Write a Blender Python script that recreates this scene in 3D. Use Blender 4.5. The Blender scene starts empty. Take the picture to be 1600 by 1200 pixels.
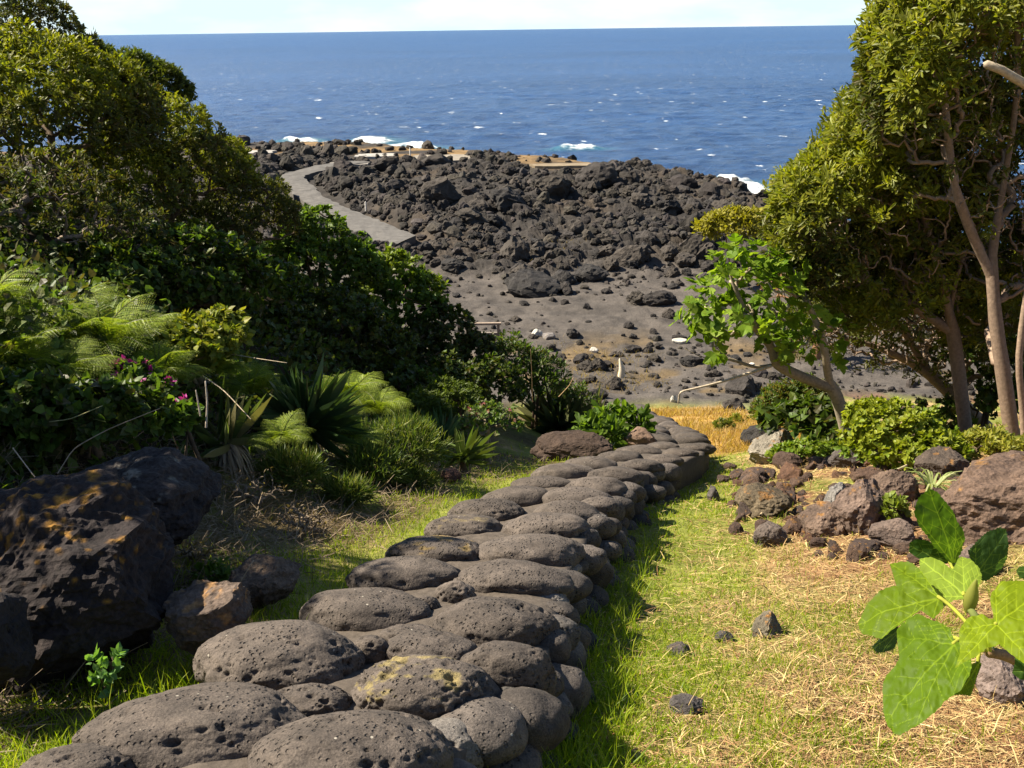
import bpy, bmesh, math
import numpy as np
from mathutils import Vector, Matrix

rng = np.random.default_rng(11)
scene = bpy.context.scene
col = scene.collection

# ---------------------------------------------------------------- camera geometry (eye = world origin)
FPX = 1600.0
pitch = math.atan(554 / 1600.0)
rho = 0.0134
F = np.array([0, math.cos(pitch), -math.sin(pitch)])
R0 = np.array([1.0, 0, 0]); U0 = np.array([0, math.sin(pitch), math.cos(pitch)])
R = math.cos(rho) * R0 - math.sin(rho) * U0
U = math.cos(rho) * U0 + math.sin(rho) * R0


def ray(u, v):
    return F + (u - 800) / FPX * R - (v - 600) / FPX * U


def P(u, v, y):
    d = ray(u, v)
    return d * (y / d[1])


cam = bpy.data.cameras.new('camera')
cam.lens = 36; cam.sensor_width = 36; cam.sensor_fit = 'HORIZONTAL'
cam.clip_start = 0.05; cam.clip_end = 90000
camo = bpy.data.objects.new('camera', cam); col.objects.link(camo)
M = Matrix.Identity(4)
for i in range(3):
    M[i][0], M[i][1], M[i][2] = R[i], U[i], -F[i]
camo.matrix_world = M
scene.camera = camo


# ---------------------------------------------------------------- noise
def _h(ix, iy, iz, seed):
    n = (ix.astype(np.uint32) * np.uint32(374761393) + iy.astype(np.uint32) * np.uint32(668265263)
         + iz.astype(np.uint32) * np.uint32(2147483647) + np.uint32((seed * 1274126177) & 0xffffffff))
    n = (n ^ (n >> np.uint32(13))) * np.uint32(1274126177)
    n = (n ^ (n >> np.uint32(16))) * np.uint32(2246822519)
    n = n ^ (n >> np.uint32(15))
    return n.astype(np.float64) / 4294967295.0


def vn(x, y, z=None, seed=0):
    x = np.asarray(x, float); y = np.asarray(y, float)
    z = np.zeros_like(x) if z is None else np.asarray(z, float)
    xi = np.floor(x); yi = np.floor(y); zi = np.floor(z)
    fx = x - xi; fy = y - yi; fz = z - zi
    fx = fx * fx * fx * (fx * (fx * 6 - 15) + 10); fy = fy * fy * fy * (fy * (fy * 6 - 15) + 10); fz = fz * fz * (3 - 2 * fz)
    xi = xi.astype(np.int64); yi = yi.astype(np.int64); zi = zi.astype(np.int64)
    out = 0
    for a in (0, 1):
        wx = fx if a else 1 - fx
        for b in (0, 1):
            wy = fy if b else 1 - fy
            for c in (0, 1):
                wz = fz if c else 1 - fz
                out = out + wx * wy * wz * _h(xi + a, yi + b, zi + c, seed)
    return out * 2 - 1


def fbm(x, y, z=None, o=4, seed=0, g=.5):
    s = 0; a = 1; t = 0; x = np.asarray(x, float); y = np.asarray(y, float)
    for i in range(o):
        s = s + a * vn(x, y, z, seed + i * 17); t += a; a *= g
        x = x * 2.03 + 3.1; y = y * 2.03 + 1.7; z = None if z is None else np.asarray(z) * 2.03 + 5.3
    return s / t


def ridged(x, y, z=None, o=3, seed=0):
    s = 0; a = 1; t = 0; x = np.asarray(x, float); y = np.asarray(y, float)
    for i in range(o):
        s = s + a * (1 - 2 * np.abs(vn(x, y, z, seed + i * 13))); t += a; a *= .5
        x = x * 2.1 + 1.3; y = y * 2.1 + 4.1; z = None if z is None else np.asarray(z) * 2.1 + 2.2
    return s / t


def vor(x, y, seed=0):
    """2-D cells: distance to the nearest point and that cell's random value"""
    xi = np.floor(x).astype(np.int64); yi = np.floor(y).astype(np.int64)
    best = np.full(np.shape(x), 9.0); val = np.zeros(np.shape(x)); z0 = np.zeros_like(xi)
    for a in (-1, 0, 1):
        for b in (-1, 0, 1):
            cx = xi + a; cy = yi + b
            px = cx + _h(cx, cy, z0, seed); py = cy + _h(cx, cy, z0, seed + 5)
            d = (px - x) ** 2 + (py - y) ** 2
            m = d < best
            best = np.where(m, d, best); val = np.where(m, _h(cx, cy, z0, seed + 9), val)
    return np.sqrt(best), val


def ss(a, b, x):
    t = np.clip((np.asarray(x, float) - a) / (b - a), 0, 1)
    return t * t * (3 - 2 * t)


def nrm(v):
    return v / (np.linalg.norm(v, axis=-1, keepdims=True) + 1e-9)


# ---------------------------------------------------------------- terrain height
ZP = np.array([[-30, -.2], [-8, -.2], [-3, -.6], [0, -.98], [2.66, -1.78], [6.65, -3.0], [12, -4.93], [20, -7.7],
               [26, -9.6], [29, -10.25], [33, -10.4], [400, -10.4]])
XW = np.array([[-2, -1.6], [1.9, -.62], [2.25, -.53], [2.68, -.43], [3.18, -.28], [3.66, -.23], [4.3, -.11], [5.17, .1],
               [6.15, .35], [7.15, .57], [8.6, 1.03], [10.1, 1.6], [11.5, 2.0], [14.9, 2.4], [18.9, 2.68], [22.9, 2.82],
               [28, 3.4], [400, 3.4]])
COAST = np.array([[90, -20], [60, 10], [38, 28], [26, 42], [19.5, 52], [16.5, 60], [15, 67], [12.5, 73], [9, 79], [5, 84],
                  [0, 88.5], [-5, 91.5], [-10, 95], [-13, 99], [-20, 101], [-30, 100], [-60, 92], [-130, 60]], float)


def zc(y):
    return (np.interp(y - .5, ZP[:, 0], ZP[:, 1]) + 2 * np.interp(y, ZP[:, 0], ZP[:, 1]) + np.interp(y + .5, ZP[:, 0], ZP[:, 1])) / 4


def xw(y):
    return np.interp(y, XW[:, 0], XW[:, 1])


def pdist(x, y, pl):
    """unsigned distance to a polyline and signed side (positive = left of travel)"""
    best = np.full(np.shape(x), 1e9); side = np.zeros(np.shape(x))
    for a, b in zip(pl[:-1], pl[1:]):
        ab = b - a
        t = np.clip(((x - a[0]) * ab[0] + (y - a[1]) * ab[1]) / (ab @ ab), 0, 1)
        dx = x - a[0] - t * ab[0]; dy = y - a[1] - t * ab[1]
        d = np.hypot(dx, dy); m = d < best
        best = np.where(m, d, best); side = np.where(m, np.sign(ab[0] * dy - ab[1] * dx), side)
    return best, side


PATHL = [(600, 392), (580, 374), (555, 362), (520, 347), (495, 327), (475, 313), (456, 301), (438, 291), (428, 281), (448, 270), (490, 259), (540, 251.5)]
PATHR = [(648, 368), (612, 352), (572, 336), (537, 323), (507, 307), (491, 292), (478, 281), (474, 275), (500, 267), (530, 260), (562, 255), (580, 252)]


def flat(u, v, z):
    d = ray(u, v); return d * (z / d[2])


def rise(y): return .45 * ss(44, 86, y)


def onland(u, v, dz):
    z_ = -10.0
    for _ in range(12): z_ = -10.4 + rise(flat(u, v, z_)[1]) + dz
    return flat(u, v, z_)


pL = np.array([onland(u, v, .25) for u, v in PATHL]); pR = np.array([onland(u, v, .25) for u, v in PATHR])
PATHC = ((pL + pR) / 2)[:, :2]


SLABL = [(690, 246), (588, 242), (400, 237), (890, 257), (545, 256)]
SLABS = [onland(u, v, .3)[:2] for u, v in SLABL]


def coast_d(x, y):
    d, s = pdist(x, y, COAST)
    return np.where(s > 0, d, -d) + .9 * fbm(x / 3.5, y / 3.5, o=3, seed=61)   # positive = on land


def lava_mask(x, y):
    edge = 43.5 + 2.0 * vn(x / 5, y / 5, seed=70) - 12 * ss(8, 14, x) + 2 * ss(0, -6, x)
    m = ss(edge, edge + 4, y + 2.5 * fbm(x / 2.2, y / 2.2, o=3, seed=71))
    return m


def ground(x, y):
    x = np.asarray(x, float); y = np.asarray(y, float)
    z = zc(y)
    t = x - xw(y)
    near = 1 - ss(11, 16, y)
    off = (.17 + .20 * ss(-.45, .5, t)) * near + (.08 + .1 * ss(-.4, .5, t)) * (1 - near) * (1 - ss(25, 29, y))
    z = z - off
    # the bank on the left
    xf = -2.9 + .24 * np.minimum(y, 13)
    d = np.log1p(np.exp(np.clip((xf - x) * 3, -30, 30))) / 3
    z = z + 4.5 * (1 - np.exp(-d / 4.5)) * (1 - ss(14.5, 23, y)) * (1 + .12 * vn(x / 1.7, y / 1.7, seed=3))
    # rise on the right
    z = z + .34 * ss(1.4, 4.2, x - .12 * (y - 5)) * ss(2.5, 5.5, y) * (1 - ss(12, 18, y))
    z = z + .06 * fbm(x * .9, y * .9, o=3, seed=8) * (1 - ss(30, 40, y)) + .018 * fbm(x * 5, y * 5, o=3, seed=9) * (1 - ss(15, 30, y))
    far = y > 22
    if np.any(far):
        xf_, yf_ = x[far], y[far]
        zz = z[far]
        pd, _ = pdist(xf_, yf_, PATHC)
        pm = ss(1.5, 2.9, pd)
        lm = lava_mask(xf_, yf_) * pm
        cd = coast_d(xf_, yf_)
        vd, vv = vor(xf_ / 1.5 + .3 * vn(xf_, yf_, seed=5), yf_ / 1.5, seed=31)
        vd2, vv2 = vor(xf_ / .62, yf_ / .62, seed=37)
        vd3, vv3 = vor(xf_ / .34, yf_ / .34, seed=39)
        rough = (.12 + .45 * fbm(xf_ / 7, yf_ / 7, o=2, seed=21) + .35 * np.maximum(ridged(xf_ / 3.4, yf_ / 3.4, o=3, seed=22), -.3) + .08 * vv3
                 + .42 * vv * (1 - .6 * vd) + .2 * vv2 * (1 - .7 * vd2) + .16 * ridged(xf_ * 1.1, yf_ * 1.1, o=4, seed=24))
        calm = ss(2, 9, cd)                                           # flatter along the shore
        calm = np.where(xf_ > 6, np.maximum(calm, .75), calm)
        for sx, sy in SLABS:                                         # levelled spots for the concrete slabs
            rough = rough * ss(2.5, 6.0, np.hypot(xf_ - sx, (yf_ - sy) * .8))
        rough = rough * (1 - .55 * ss(78, 88, yf_))
        zz = zz + lm * rough * (.3 + .7 * calm) - (1 - pm) * .12 * ss(30, 40, yf_)
        zz = zz + rise(yf_)
        band = ss(24, 29, yf_) * (1 - lm) * pm
        zz = zz + band * (.10 * fbm(xf_ * 1.6, yf_ * 1.6, o=3, seed=26) + .05 * vv2 * ss(.1, .5, vn(xf_ / 3, yf_ / 3, seed=27)))
        zz = zz + .15 * ss(9, 14, xf_) * ss(50, 62, yf_)
        zz = zz * ss(-1.6, .4, cd) + (-15.0) * (1 - ss(-1.6, .4, cd))
        z = z.copy(); z[far] = zz
    return z


def gz(x, y):
    return float(ground(np.array([x]), np.array([y]))[0])


_T = np.concatenate([np.arange(.8, 20, .01), np.arange(20, 140, .05)])


def G(u, v, dz=0.0):
    """where the line of sight through a point of the photo meets the terrain"""
    d = ray(u, v); q = d[None] / d[1] * _T[:, None]
    below = q[:, 2] < ground(q[:, 0], q[:, 1]) + dz
    i = int(np.argmax(below)) if below.any() else len(_T) - 1
    return q[i].copy()


# ---------------------------------------------------------------- mesh building
class MB:
    def __init__(s): s.v = []; s.f = []; s.c = []; s.n = 0

    def add(s, v, faces, c=None):
        v = np.asarray(v, float).reshape(-1, 3)
        s.v.append(v)
        if c is None: c = (1, 1, 1)
        c = np.asarray(c, float)
        s.c.append(np.broadcast_to(c, (len(v), 3)) if c.ndim == 1 else c)
        for fa in (faces if isinstance(faces, list) else [faces]):
            s.f.append(np.asarray(fa, np.int64) + s.n)
        s.n += len(v)

    def build(s, name, mat=None, parent=None, smooth=False, loc=None):
        V = np.concatenate(s.v)
        if loc is not None: V = V - np.asarray(loc)
        C = np.concatenate(s.c)
        me = bpy.data.meshes.new(name)
        me.vertices.add(len(V)); me.vertices.foreach_set('co', V.astype(np.float32).ravel())
        loops = np.concatenate([f.ravel() for f in s.f])
        sizes = np.concatenate([np.full(len(f), f.shape[1]) for f in s.f])
        starts = np.concatenate([[0], np.cumsum(sizes)[:-1]])
        me.loops.add(len(loops)); me.loops.foreach_set('vertex_index', loops.astype(np.int32))
        me.polygons.add(len(sizes)); me.polygons.foreach_set('loop_start', starts.astype(np.int32))
        try: me.polygons.foreach_set('loop_total', sizes.astype(np.int32))
        except Exception: pass
        me.update(calc_edges=True)
        me.polygons.foreach_set('use_smooth', np.full(len(sizes), smooth))
        at = me.color_attributes.new('Col', 'FLOAT_COLOR', 'POINT')
        at.data.foreach_set('color', np.concatenate([C, np.ones((len(C), 1))], 1).astype(np.float32).ravel())
        if mat: me.materials.append(mat)
        o = bpy.data.objects.new(name, me); col.objects.link(o)
        if parent is not None: o.parent = parent
        return o


def tag(o, label=None, cat=None, group=None, kind=None):
    if label: o['label'] = label
    if cat: o['category'] = cat
    if group: o['group'] = group
    if kind: o['kind'] = kind
    return o


def thing(name, label, cat, loc=(0, 0, 0), group=None):
    o = bpy.data.objects.new(name, None); col.objects.link(o); o.location = [float(a) for a in loc]
    o.empty_display_size = .1
    return tag(o, label, cat, group)


def copy_tree(o, parent=None):
    c = o.copy(); col.objects.link(c); c.parent = parent
    for ch in o.children: copy_tree(ch, c)
    return c


# leaf templates: columns = along, across, up
def T(v, f): return np.array(v, float), [np.array(q) for q in f]


ELL = T([(0, 0, 0), (.5, .19, .05), (1, 0, -.06), (.5, -.19, .05)], [[(0, 1, 2), (0, 2, 3)]])
OBO = T([(0, 0, 0), (.45, .13, .03), (.8, .17, 0), (1, 0, -.1), (.8, -.17, 0), (.45, -.13, .03), (.6, 0, -.03)],
        [[(0, 1, 6), (1, 2, 6), (2, 3, 6), (3, 4, 6), (4, 5, 6), (5, 0, 6)]])
IVY = T([(0, 0, 0), (.1, .36, .03), (.5, .34, .05), (1, 0, -.08), (.5, -.34, .05), (.1, -.36, .03), (.4, 0, -.03)],
        [[(0, 1, 6), (1, 2, 6), (2, 3, 6), (3, 4, 6), (4, 5, 6), (5, 0, 6)]])
FIG = T([(0, 0, 0), (.05, .3, .03), (.3, .42, .06), (.62, .52, 0), (.55, .25, .05), (.75, .22, .03), (1, 0, -.1), (.75, -.22, .03), (.55, -.25, .05),
         (.62, -.52, 0), (.3, -.42, .06), (.05, -.3, .03), (.4, 0, -.02)],
        [[(i, (i + 1) % 12, 12) for i in range(12)]])
BLADE = T([(0, -.5, 0), (0, .5, 0), (.4, .42, .06), (.4, -.42, .06), (.75, .28, .2), (.75, -.28, .2), (1, 0, .42)],
          [[(0, 1, 2, 3), (3, 2, 4, 5)], [(5, 4, 6)]])
STRAW = T([(0, -.5, 0), (0, .5, 0), (.5, .5, .05), (.5, -.5, .05), (1, .3, 0), (1, -.3, 0)], [[(0, 1, 2, 3), (3, 2, 4, 5)]])
STRAP = T([(0, -.6, 0), (0, 0, -.25), (0, .6, 0), (.3, -.9, -.01), (.3, 0, -.35), (.3, .9, -.01), (.65, -.75, -.05), (.65, 0, -.35), (.65, .75, -.05), (1, 0, -.18)],
          [[(0, 1, 4, 3), (1, 2, 5, 4), (3, 4, 7, 6), (4, 5, 8, 7)], [(6, 7, 9), (7, 8, 9)]])


def leaves(mb, tmpl, B, D, Nn, L, C, W=None, bend=1.0):
    """copies of a leaf shape: base B, direction D, rough normal Nn, length L, width factor W (metres if given), colour C"""
    B = np.asarray(B); n = len(B)
    if n == 0: return
    D = nrm(np.asarray(D)); X = nrm(np.cross(D, Nn)); Nn = np.cross(X, D)
    L = np.broadcast_to(np.asarray(L, float), (n,))
    W = L if W is None else np.broadcast_to(np.asarray(W, float), (n,))
    tv, tf = tmpl; k = len(tv)
    V = (B[:, None] + D[:, None] * (tv[None, :, 0:1] * L[:, None, None]) + X[:, None] * (tv[None, :, 1:2] * W[:, None, None])
         + Nn[:, None] * (tv[None, :, 2:3] * L[:, None, None] * bend))
    fs = [(np.arange(n)[:, None, None] * k + f[None]).reshape(-1, f.shape[1]) for f in tf]
    C = np.asarray(C); C = np.broadcast_to(C, (n, 3))
    mb.add(V.reshape(-1, 3), fs, np.repeat(C, k, 0))


def rdir(n, up=0.0, r=None):
    v = (r or rng).normal(size=(n, 3)); v[:, 2] += up
    return nrm(v)


def palette(n, cols, r=None):
    r = r or rng
    cols = np.array(cols, float); i = r.integers(0, len(cols), n); j = r.integers(0, len(cols), n); t = r.random((n, 1))
    return (cols[i] * t + cols[j] * (1 - t)) * r.uniform(.75, 1.2, (n, 1))


def tube(mb, pts, rad, sides=5, c=(1, 1, 1), cap=True):
    pts = np.asarray(pts, float); n = len(pts); rad = np.broadcast_to(np.asarray(rad, float), (n,))
    tg = nrm(np.gradient(pts, axis=0)); ref = np.array([.31, .17, .94]) if abs(tg[0] @ np.array([.31, .17, .94])) < .92 else np.array([1., 0, 0])
    A = nrm(np.cross(tg, ref)); Bv = np.cross(tg, A)
    a = np.arange(sides) / sides * 2 * np.pi
    V = pts[:, None] + rad[:, None, None] * (A[:, None] * np.cos(a)[None, :, None] + Bv[:, None] * np.sin(a)[None, :, None])
    i = np.arange(n - 1)[:, None] * sides; j = np.arange(sides)[None]
    f = np.stack([i + j, i + (j + 1) % sides, i + sides + (j + 1) % sides, i + sides + j], -1).reshape(-1, 4)
    V = V.reshape(-1, 3); fs = [f]
    if cap:
        V = np.concatenate([V, pts[-1:] + tg[-1:] * rad[-1]])
        k = (n - 1) * sides
        fs.append(np.array([(k + q, k + (q + 1) % sides, n * sides) for q in range(sides)]))
    mb.add(V, fs, c)


def bez(a, b, c, n):
    t = np.linspace(0, 1, n)[:, None]
    return (1 - t) ** 2 * a + 2 * t * (1 - t) * b + t * t * c


def grow(trunks, targets, r, tip=.004, wig=.06, power=.5, k=5, bias=.35):
    """branch skeleton: every target joins the nearest limb; returns chains of (points, radii)"""
    pos = []; par = []; ln = []; chains = []
    for tr in trunks:
        prev = -1; ch = []
        if pos:
            dj = np.linalg.norm(np.array(pos) - tr[0], axis=1); jn = int(np.argmin(dj))
            if dj[jn] < 1e-4: prev = jn; ch = [jn]; tr = tr[1:]
        for i, q in enumerate(tr):
            pos.append(np.asarray(q, float)); par.append(prev); ln.append(0 if prev < 0 else ln[prev] + np.linalg.norm(pos[-1] - pos[prev]))
            prev = len(pos) - 1; ch.append(prev)
        chains.append(ch)
    root = np.mean([tr[0] for tr in trunks], 0)
    order = np.argsort(np.linalg.norm(targets - root, axis=1))
    for ti in order:
        t = targets[ti]; A = np.array(pos)
        d = np.linalg.norm(A - t, axis=1)
        cost = d + bias * np.array(ln) * .5 + np.where(A[:, 2] > t[2] + .3, .4 * d, 0)
        n = int(np.argmin(cost)); a = pos[n]
        dd = np.linalg.norm(t - a)
        if dd < .02: continue
        pd = a - pos[par[n]] if par[n] >= 0 else np.array([0, 0, 1.])
        mid = a + nrm(pd) * dd * .35 + (t - a) * .25
        pts = bez(a, mid, t, k + 1)[1:]
        pts[:-1] += r.normal(size=(k - 1, 3)) * dd * wig
        ch = [n]; prev = n
        for q in pts:
            pos.append(q); par.append(prev); ln.append(ln[prev] + np.linalg.norm(q - pos[prev])); prev = len(pos) - 1; ch.append(prev)
        chains.append(ch)
    cnt = np.ones(len(pos))
    for i in range(len(pos) - 1, -1, -1):
        if par[i] >= 0: cnt[par[i]] += cnt[i] if True else 0
    pos = np.array(pos)
    tips = cnt / k
    rad = tip * np.maximum(tips, .35) ** power
    return [(pos[c], np.minimum(rad[c], rad[c[1]] * 1.15) if len(c) > 1 else rad[c]) for c in chains]


# ---------------------------------------------------------------- materials
def newmat(name):
    m = bpy.data.materials.new(name); m.use_nodes = True
    nt = m.node_tree; b = nt.nodes['Principled BSDF']
    return m, nt, b


def N(nt, t, **k):
    n = nt.nodes.new(t)
    for a, b in k.items():
        if a.startswith('i_'): n.inputs[a[2:].replace('_', ' ')].default_value = b
        else: setattr(n, a, b)
    return n


def mixc(nt, fac, a, b, mode='MIX'):
    n = nt.nodes.new('ShaderNodeMix'); n.data_type = 'RGBA'; n.blend_type = mode
    for s, v in ((n.inputs[0], fac), (n.inputs[6], a), (n.inputs[7], b)):
        if hasattr(v, 'links') or hasattr(v, 'is_output'): nt.links.new(v, s)
        else: s.default_value = v if not isinstance(v, tuple) else (*v, 1)
    return n.outputs[2]


def ramp(nt, src, p0, p1, c0=(0, 0, 0), c1=(1, 1, 1)):
    n = nt.nodes.new('ShaderNodeValToRGB'); n.color_ramp.elements[0].position = p0; n.color_ramp.elements[1].position = p1
    n.color_ramp.elements[0].color = (*c0, 1); n.color_ramp.elements[1].color = (*c1, 1)
    nt.links.new(src, n.inputs[0]); return n.outputs[0]


def noise(nt, vec, scale, detail=4, rough=.55, out=0):
    n = N(nt, 'ShaderNodeTexNoise'); n.inputs['Scale'].default_value = scale; n.inputs['Detail'].default_value = detail
    n.inputs['Roughness'].default_value = rough
    if vec is not None: nt.links.new(vec, n.inputs['Vector'])
    return n.outputs[out]


def vcol(nt):
    n = N(nt, 'ShaderNodeAttribute', attribute_name='Col'); return n.outputs['Color']


def bump(nt, h, strength, dist, prev=None):
    n = N(nt, 'ShaderNodeBump'); n.inputs['Strength'].default_value = strength; n.inputs['Distance'].default_value = dist
    nt.links.new(h, n.inputs['Height'])
    if prev is not None: nt.links.new(prev, n.inputs['Normal'])
    return n.outputs[0]


def leafmat(name, trans=.35, rough=.5, spec=.25, sat=1.6):
    m, nt, b = newmat(name)
    c = vcol(nt)
    nt.links.new(c, b.inputs['Base Color']); b.inputs['Roughness'].default_value = rough; b.inputs['Specular IOR Level'].default_value = spec
    tr = N(nt, 'ShaderNodeBsdfTranslucent')
    tc = mixc(nt, 1.0, c, (1.5 * sat / 1.6, 1.55 * sat / 1.6, .5), 'MULTIPLY')
    nt.links.new(tc, tr.inputs['Color'])
    mx = N(nt, 'ShaderNodeMixShader'); mx.inputs[0].default_value = trans
    nt.links.new(b.outputs[0], mx.inputs[1]); nt.links.new(tr.outputs[0], mx.inputs[2])
    nt.links.new(mx.outputs[0], nt.nodes['Material Output'].inputs[0])
    return m


def rockmat(name, pit=0.0, pitscale=60, grain=25, bumpd=.01, rough=.92, var=.35):
    m, nt, b = newmat(name)
    tc = N(nt, 'ShaderNodeTexCoord').outputs['Object']
    info = N(nt, 'ShaderNodeObjectInfo')
    add = N(nt, 'ShaderNodeVectorMath', operation='ADD'); nt.links.new(tc, add.inputs[0])
    mul = N(nt, 'ShaderNodeVectorMath', operation='SCALE'); mul.inputs[0].default_value = (37, 17, 29)
    nt.links.new(info.outputs['Random'], mul.inputs['Scale']); nt.links.new(mul.outputs[0], add.inputs[1])
    vec = add.outputs[0]
    c = vcol(nt)
    n1 = noise(nt, vec, grain * .22, 5, .6); n2 = noise(nt, vec, grain * 3, 3, .6)
    c = mixc(nt, 1.0, c, ramp(nt, n1, .3, .72, (1 - var,) * 3, (1 + var, 1 + var * .95, 1 + var * .85)), 'MULTIPLY')
    c = mixc(nt, 1.0, c, ramp(nt, n2, .3, .7, (.6,) * 3, (1.42,) * 3), 'MULTIPLY')
    nrmo = bump(nt, noise(nt, vec, grain, 6, .65), .8, bumpd)
    if pit > 0:
        v1 = N(nt, 'ShaderNodeTexVoronoi'); v1.inputs['Scale'].default_value = pitscale; nt.links.new(vec, v1.inputs['Vector'])
        hole = ramp(nt, v1.outputs['Distance'], .12, .34)
        gate = ramp(nt, noise(nt, vec, pitscale * .12, 2), .42, .56)
        h = mixc(nt, gate, (1, 1, 1), hole)
        nrmo = bump(nt, h, .9, pit, nrmo)
        # pale lichen flecks, each with its own outline
        v2 = N(nt, 'ShaderNodeTexVoronoi'); v2.inputs['Scale'].default_value = 13; nt.links.new(vec, v2.inputs['Vector'])
        fl = ramp(nt, v2.outputs['Distance'], .045, .06, (1, 1, 1), (0, 0, 0))
        c = mixc(nt, fl, c, (.3, .27, .22))
    nt.links.new(nrmo, b.inputs['Normal'])
    nt.links.new(c, b.inputs['Base Color']); b.inputs['Roughness'].default_value = rough; b.inputs['Specular IOR Level'].default_value = .25
    return m


def plainmat(name, rough=.8, spec=.3, grain=40, bd=.004):
    m, nt, b = newmat(name)
    tc = N(nt, 'ShaderNodeTexCoord').outputs['Object']
    c = mixc(nt, 1.0, vcol(nt), ramp(nt, noise(nt, tc, grain, 5, .6), .3, .7, (.72,) * 3, (1.25,) * 3), 'MULTIPLY')
    nt.links.new(c, b.inputs['Base Color']); b.inputs['Roughness'].default_value = rough; b.inputs['Specular IOR Level'].default_value = spec
    nt.links.new(bump(nt, noise(nt, tc, grain * 1.4, 5), .6, bd), b.inputs['Normal'])
    return m


M_leaf = leafmat('leaf', .38)
M_leaf_glossy = leafmat('glossy_leaf', .3, .3, .5)
M_leaf_big = leafmat('broad_leaf', .45, .55, .14)
M_grass = leafmat('grass_blade', .45, .5, .25)
M_straw = leafmat('straw', .15, .7, .2, 1.2)
M_bark = plainmat('bark', .85, .2, 30, .006)
M_stone = rockmat('basalt_cobble', .022, 56, 60, .009)
M_lava = rockmat('lava_rock', .0, 30, 9, .05)
M_boulder = rockmat('boulder', .0, 30, 22, .025)
M_concrete = plainmat('concrete', .9, .2, 2.2, .01)
M_wood = plainmat('weathered_wood', .85, .2, 12, .004)
M_petal = leafmat('petal', .35, .5, .3, 1.0)
M_mortar = plainmat('mortar', .95, .15, 30, .012)

# ground
M_ground, nt, b = newmat('ground')
pos = N(nt, 'ShaderNodeTexCoord').outputs['Object']
c = vcol(nt)
c = mixc(nt, 1.0, c, ramp(nt, noise(nt, pos, 1.1, 8, .65), .32, .7, (.6,) * 3, (1.35, 1.32, 1.28)), 'MULTIPLY')
c = mixc(nt, 1.0, c, ramp(nt, noise(nt, pos, 23, 6, .7), .3, .7, (.62,) * 3, (1.4,) * 3), 'MULTIPLY')
nt.links.new(c, b.inputs['Base Color']); b.inputs['Roughness'].default_value = .95; b.inputs['Specular IOR Level'].default_value = .15
bb = bump(nt, noise(nt, pos, 40, 6, .65), .8, .012)
bb = bump(nt, noise(nt, pos, 3.5, 7, .68), .7, .10, bb)
nt.links.new(bb, b.inputs['Normal'])

# sea
M_sea, nt, b = newmat('sea_water')
pos = N(nt, 'ShaderNodeTexCoord').outputs['Object']
mp = N(nt, 'ShaderNodeMapping'); mp.inputs['Scale'].default_value = (.6, 1, 1); mp.inputs['Rotation'].default_value = (0, 0, .25)
nt.links.new(pos, mp.inputs['Vector']); w = mp.outputs[0]
att = N(nt, 'ShaderNodeAttribute', attribute_name='Col')
sep = N(nt, 'ShaderNodeSeparateColor'); nt.links.new(att.outputs['Color'], sep.inputs[0])
big = noise(nt, w, .012, 6, .6); chop = noise(nt, w, .6, 8, .72); fine = noise(nt, w, 1.6, 4, .6)
cc = mixc(nt, ramp(nt, chop, .34, .66), (.008, .034, .099), (.026, .086, .222))
cc = mixc(nt, 1.0, cc, ramp(nt, big, .35, .65, (.85,) * 3, (1.15,) * 3), 'MULTIPLY')
cc = mixc(nt, sep.outputs[1], cc, (.05, .22, .25))                      # shallow water by the rocks
# whitecaps
mp2 = N(nt, 'ShaderNodeMapping'); mp2.inputs['Scale'].default_value = (.38, .4, 1); nt.links.new(pos, mp2.inputs['Vector'])
cap = noise(nt, mp2.outputs[0], 1.0, 3, .5)
capm = ramp(nt, cap, .68, .71)
capb = noise(nt, pos, .9, 3, .6)
capm = mixc(nt, 1.0, capm, ramp(nt, capb, .4, .55), 'MULTIPLY')
# surf round the rocks, broken up by noise
fo = N(nt, 'ShaderNodeMath', operation='ADD'); nt.links.new(sep.outputs[0], fo.inputs[0])
sn = N(nt, 'ShaderNodeMath', operation='MULTIPLY_ADD'); nt.links.new(noise(nt, pos, .55, 7, .7), sn.inputs[0]); sn.inputs[1].default_value = 2.0; sn.inputs[2].default_value = -1.05
nt.links.new(sn.outputs[0], fo.inputs[1])
surf = ramp(nt, fo.outputs[0], .36, .8)
ad = mixc(nt, 1.0, capm, surf, 'LIGHTEN')
cc = mixc(nt, ad, cc, (.8, .82, .82))
nt.links.new(cc, b.inputs['Base Color'])
rr = ramp(nt, ad, 0, 1, (.32,) * 3, (.9,) * 3); nt.links.new(rr, b.inputs['Roughness'])
b.inputs['Specular IOR Level'].default_value = .3
bb = bump(nt, chop, 1.0, 1.1)
bb = bump(nt, fine, .8, .3, bb)
nt.links.new(bb, b.inputs['Normal'])

# ---------------------------------------------------------------- world and sun
SUN_EL, SUN_AZ = math.radians(46), math.radians(13)       # azimuth measured from due left towards straight ahead
S = Vector((-math.cos(SUN_AZ) * math.cos(SUN_EL), math.sin(SUN_AZ) * math.cos(SUN_EL), math.sin(SUN_EL)))
wd = bpy.data.worlds.new('World'); scene.world = wd; wd.use_nodes = True
nt = wd.node_tree; bg = nt.nodes['Background']
sky = N(nt, 'ShaderNodeTexSky'); sky.sky_type = 'NISHITA'; sky.sun_disc = False
sky.sun_elevation = SUN_EL; sky.sun_rotation = math.atan2(S.x, S.y)
sky.air_density = 1.0; sky.dust_density = .4; sky.ozone_density = 3.0
tcw = N(nt, 'ShaderNodeTexCoord').outputs['Generated']
sxyz = N(nt, 'ShaderNodeSeparateXYZ'); nt.links.new(tcw, sxyz.inputs[0])
low = ramp(nt, sxyz.outputs[2], .02, .16, (1, 1, 1), (0, 0, 0))                      # bright sea haze low over the horizon
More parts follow.
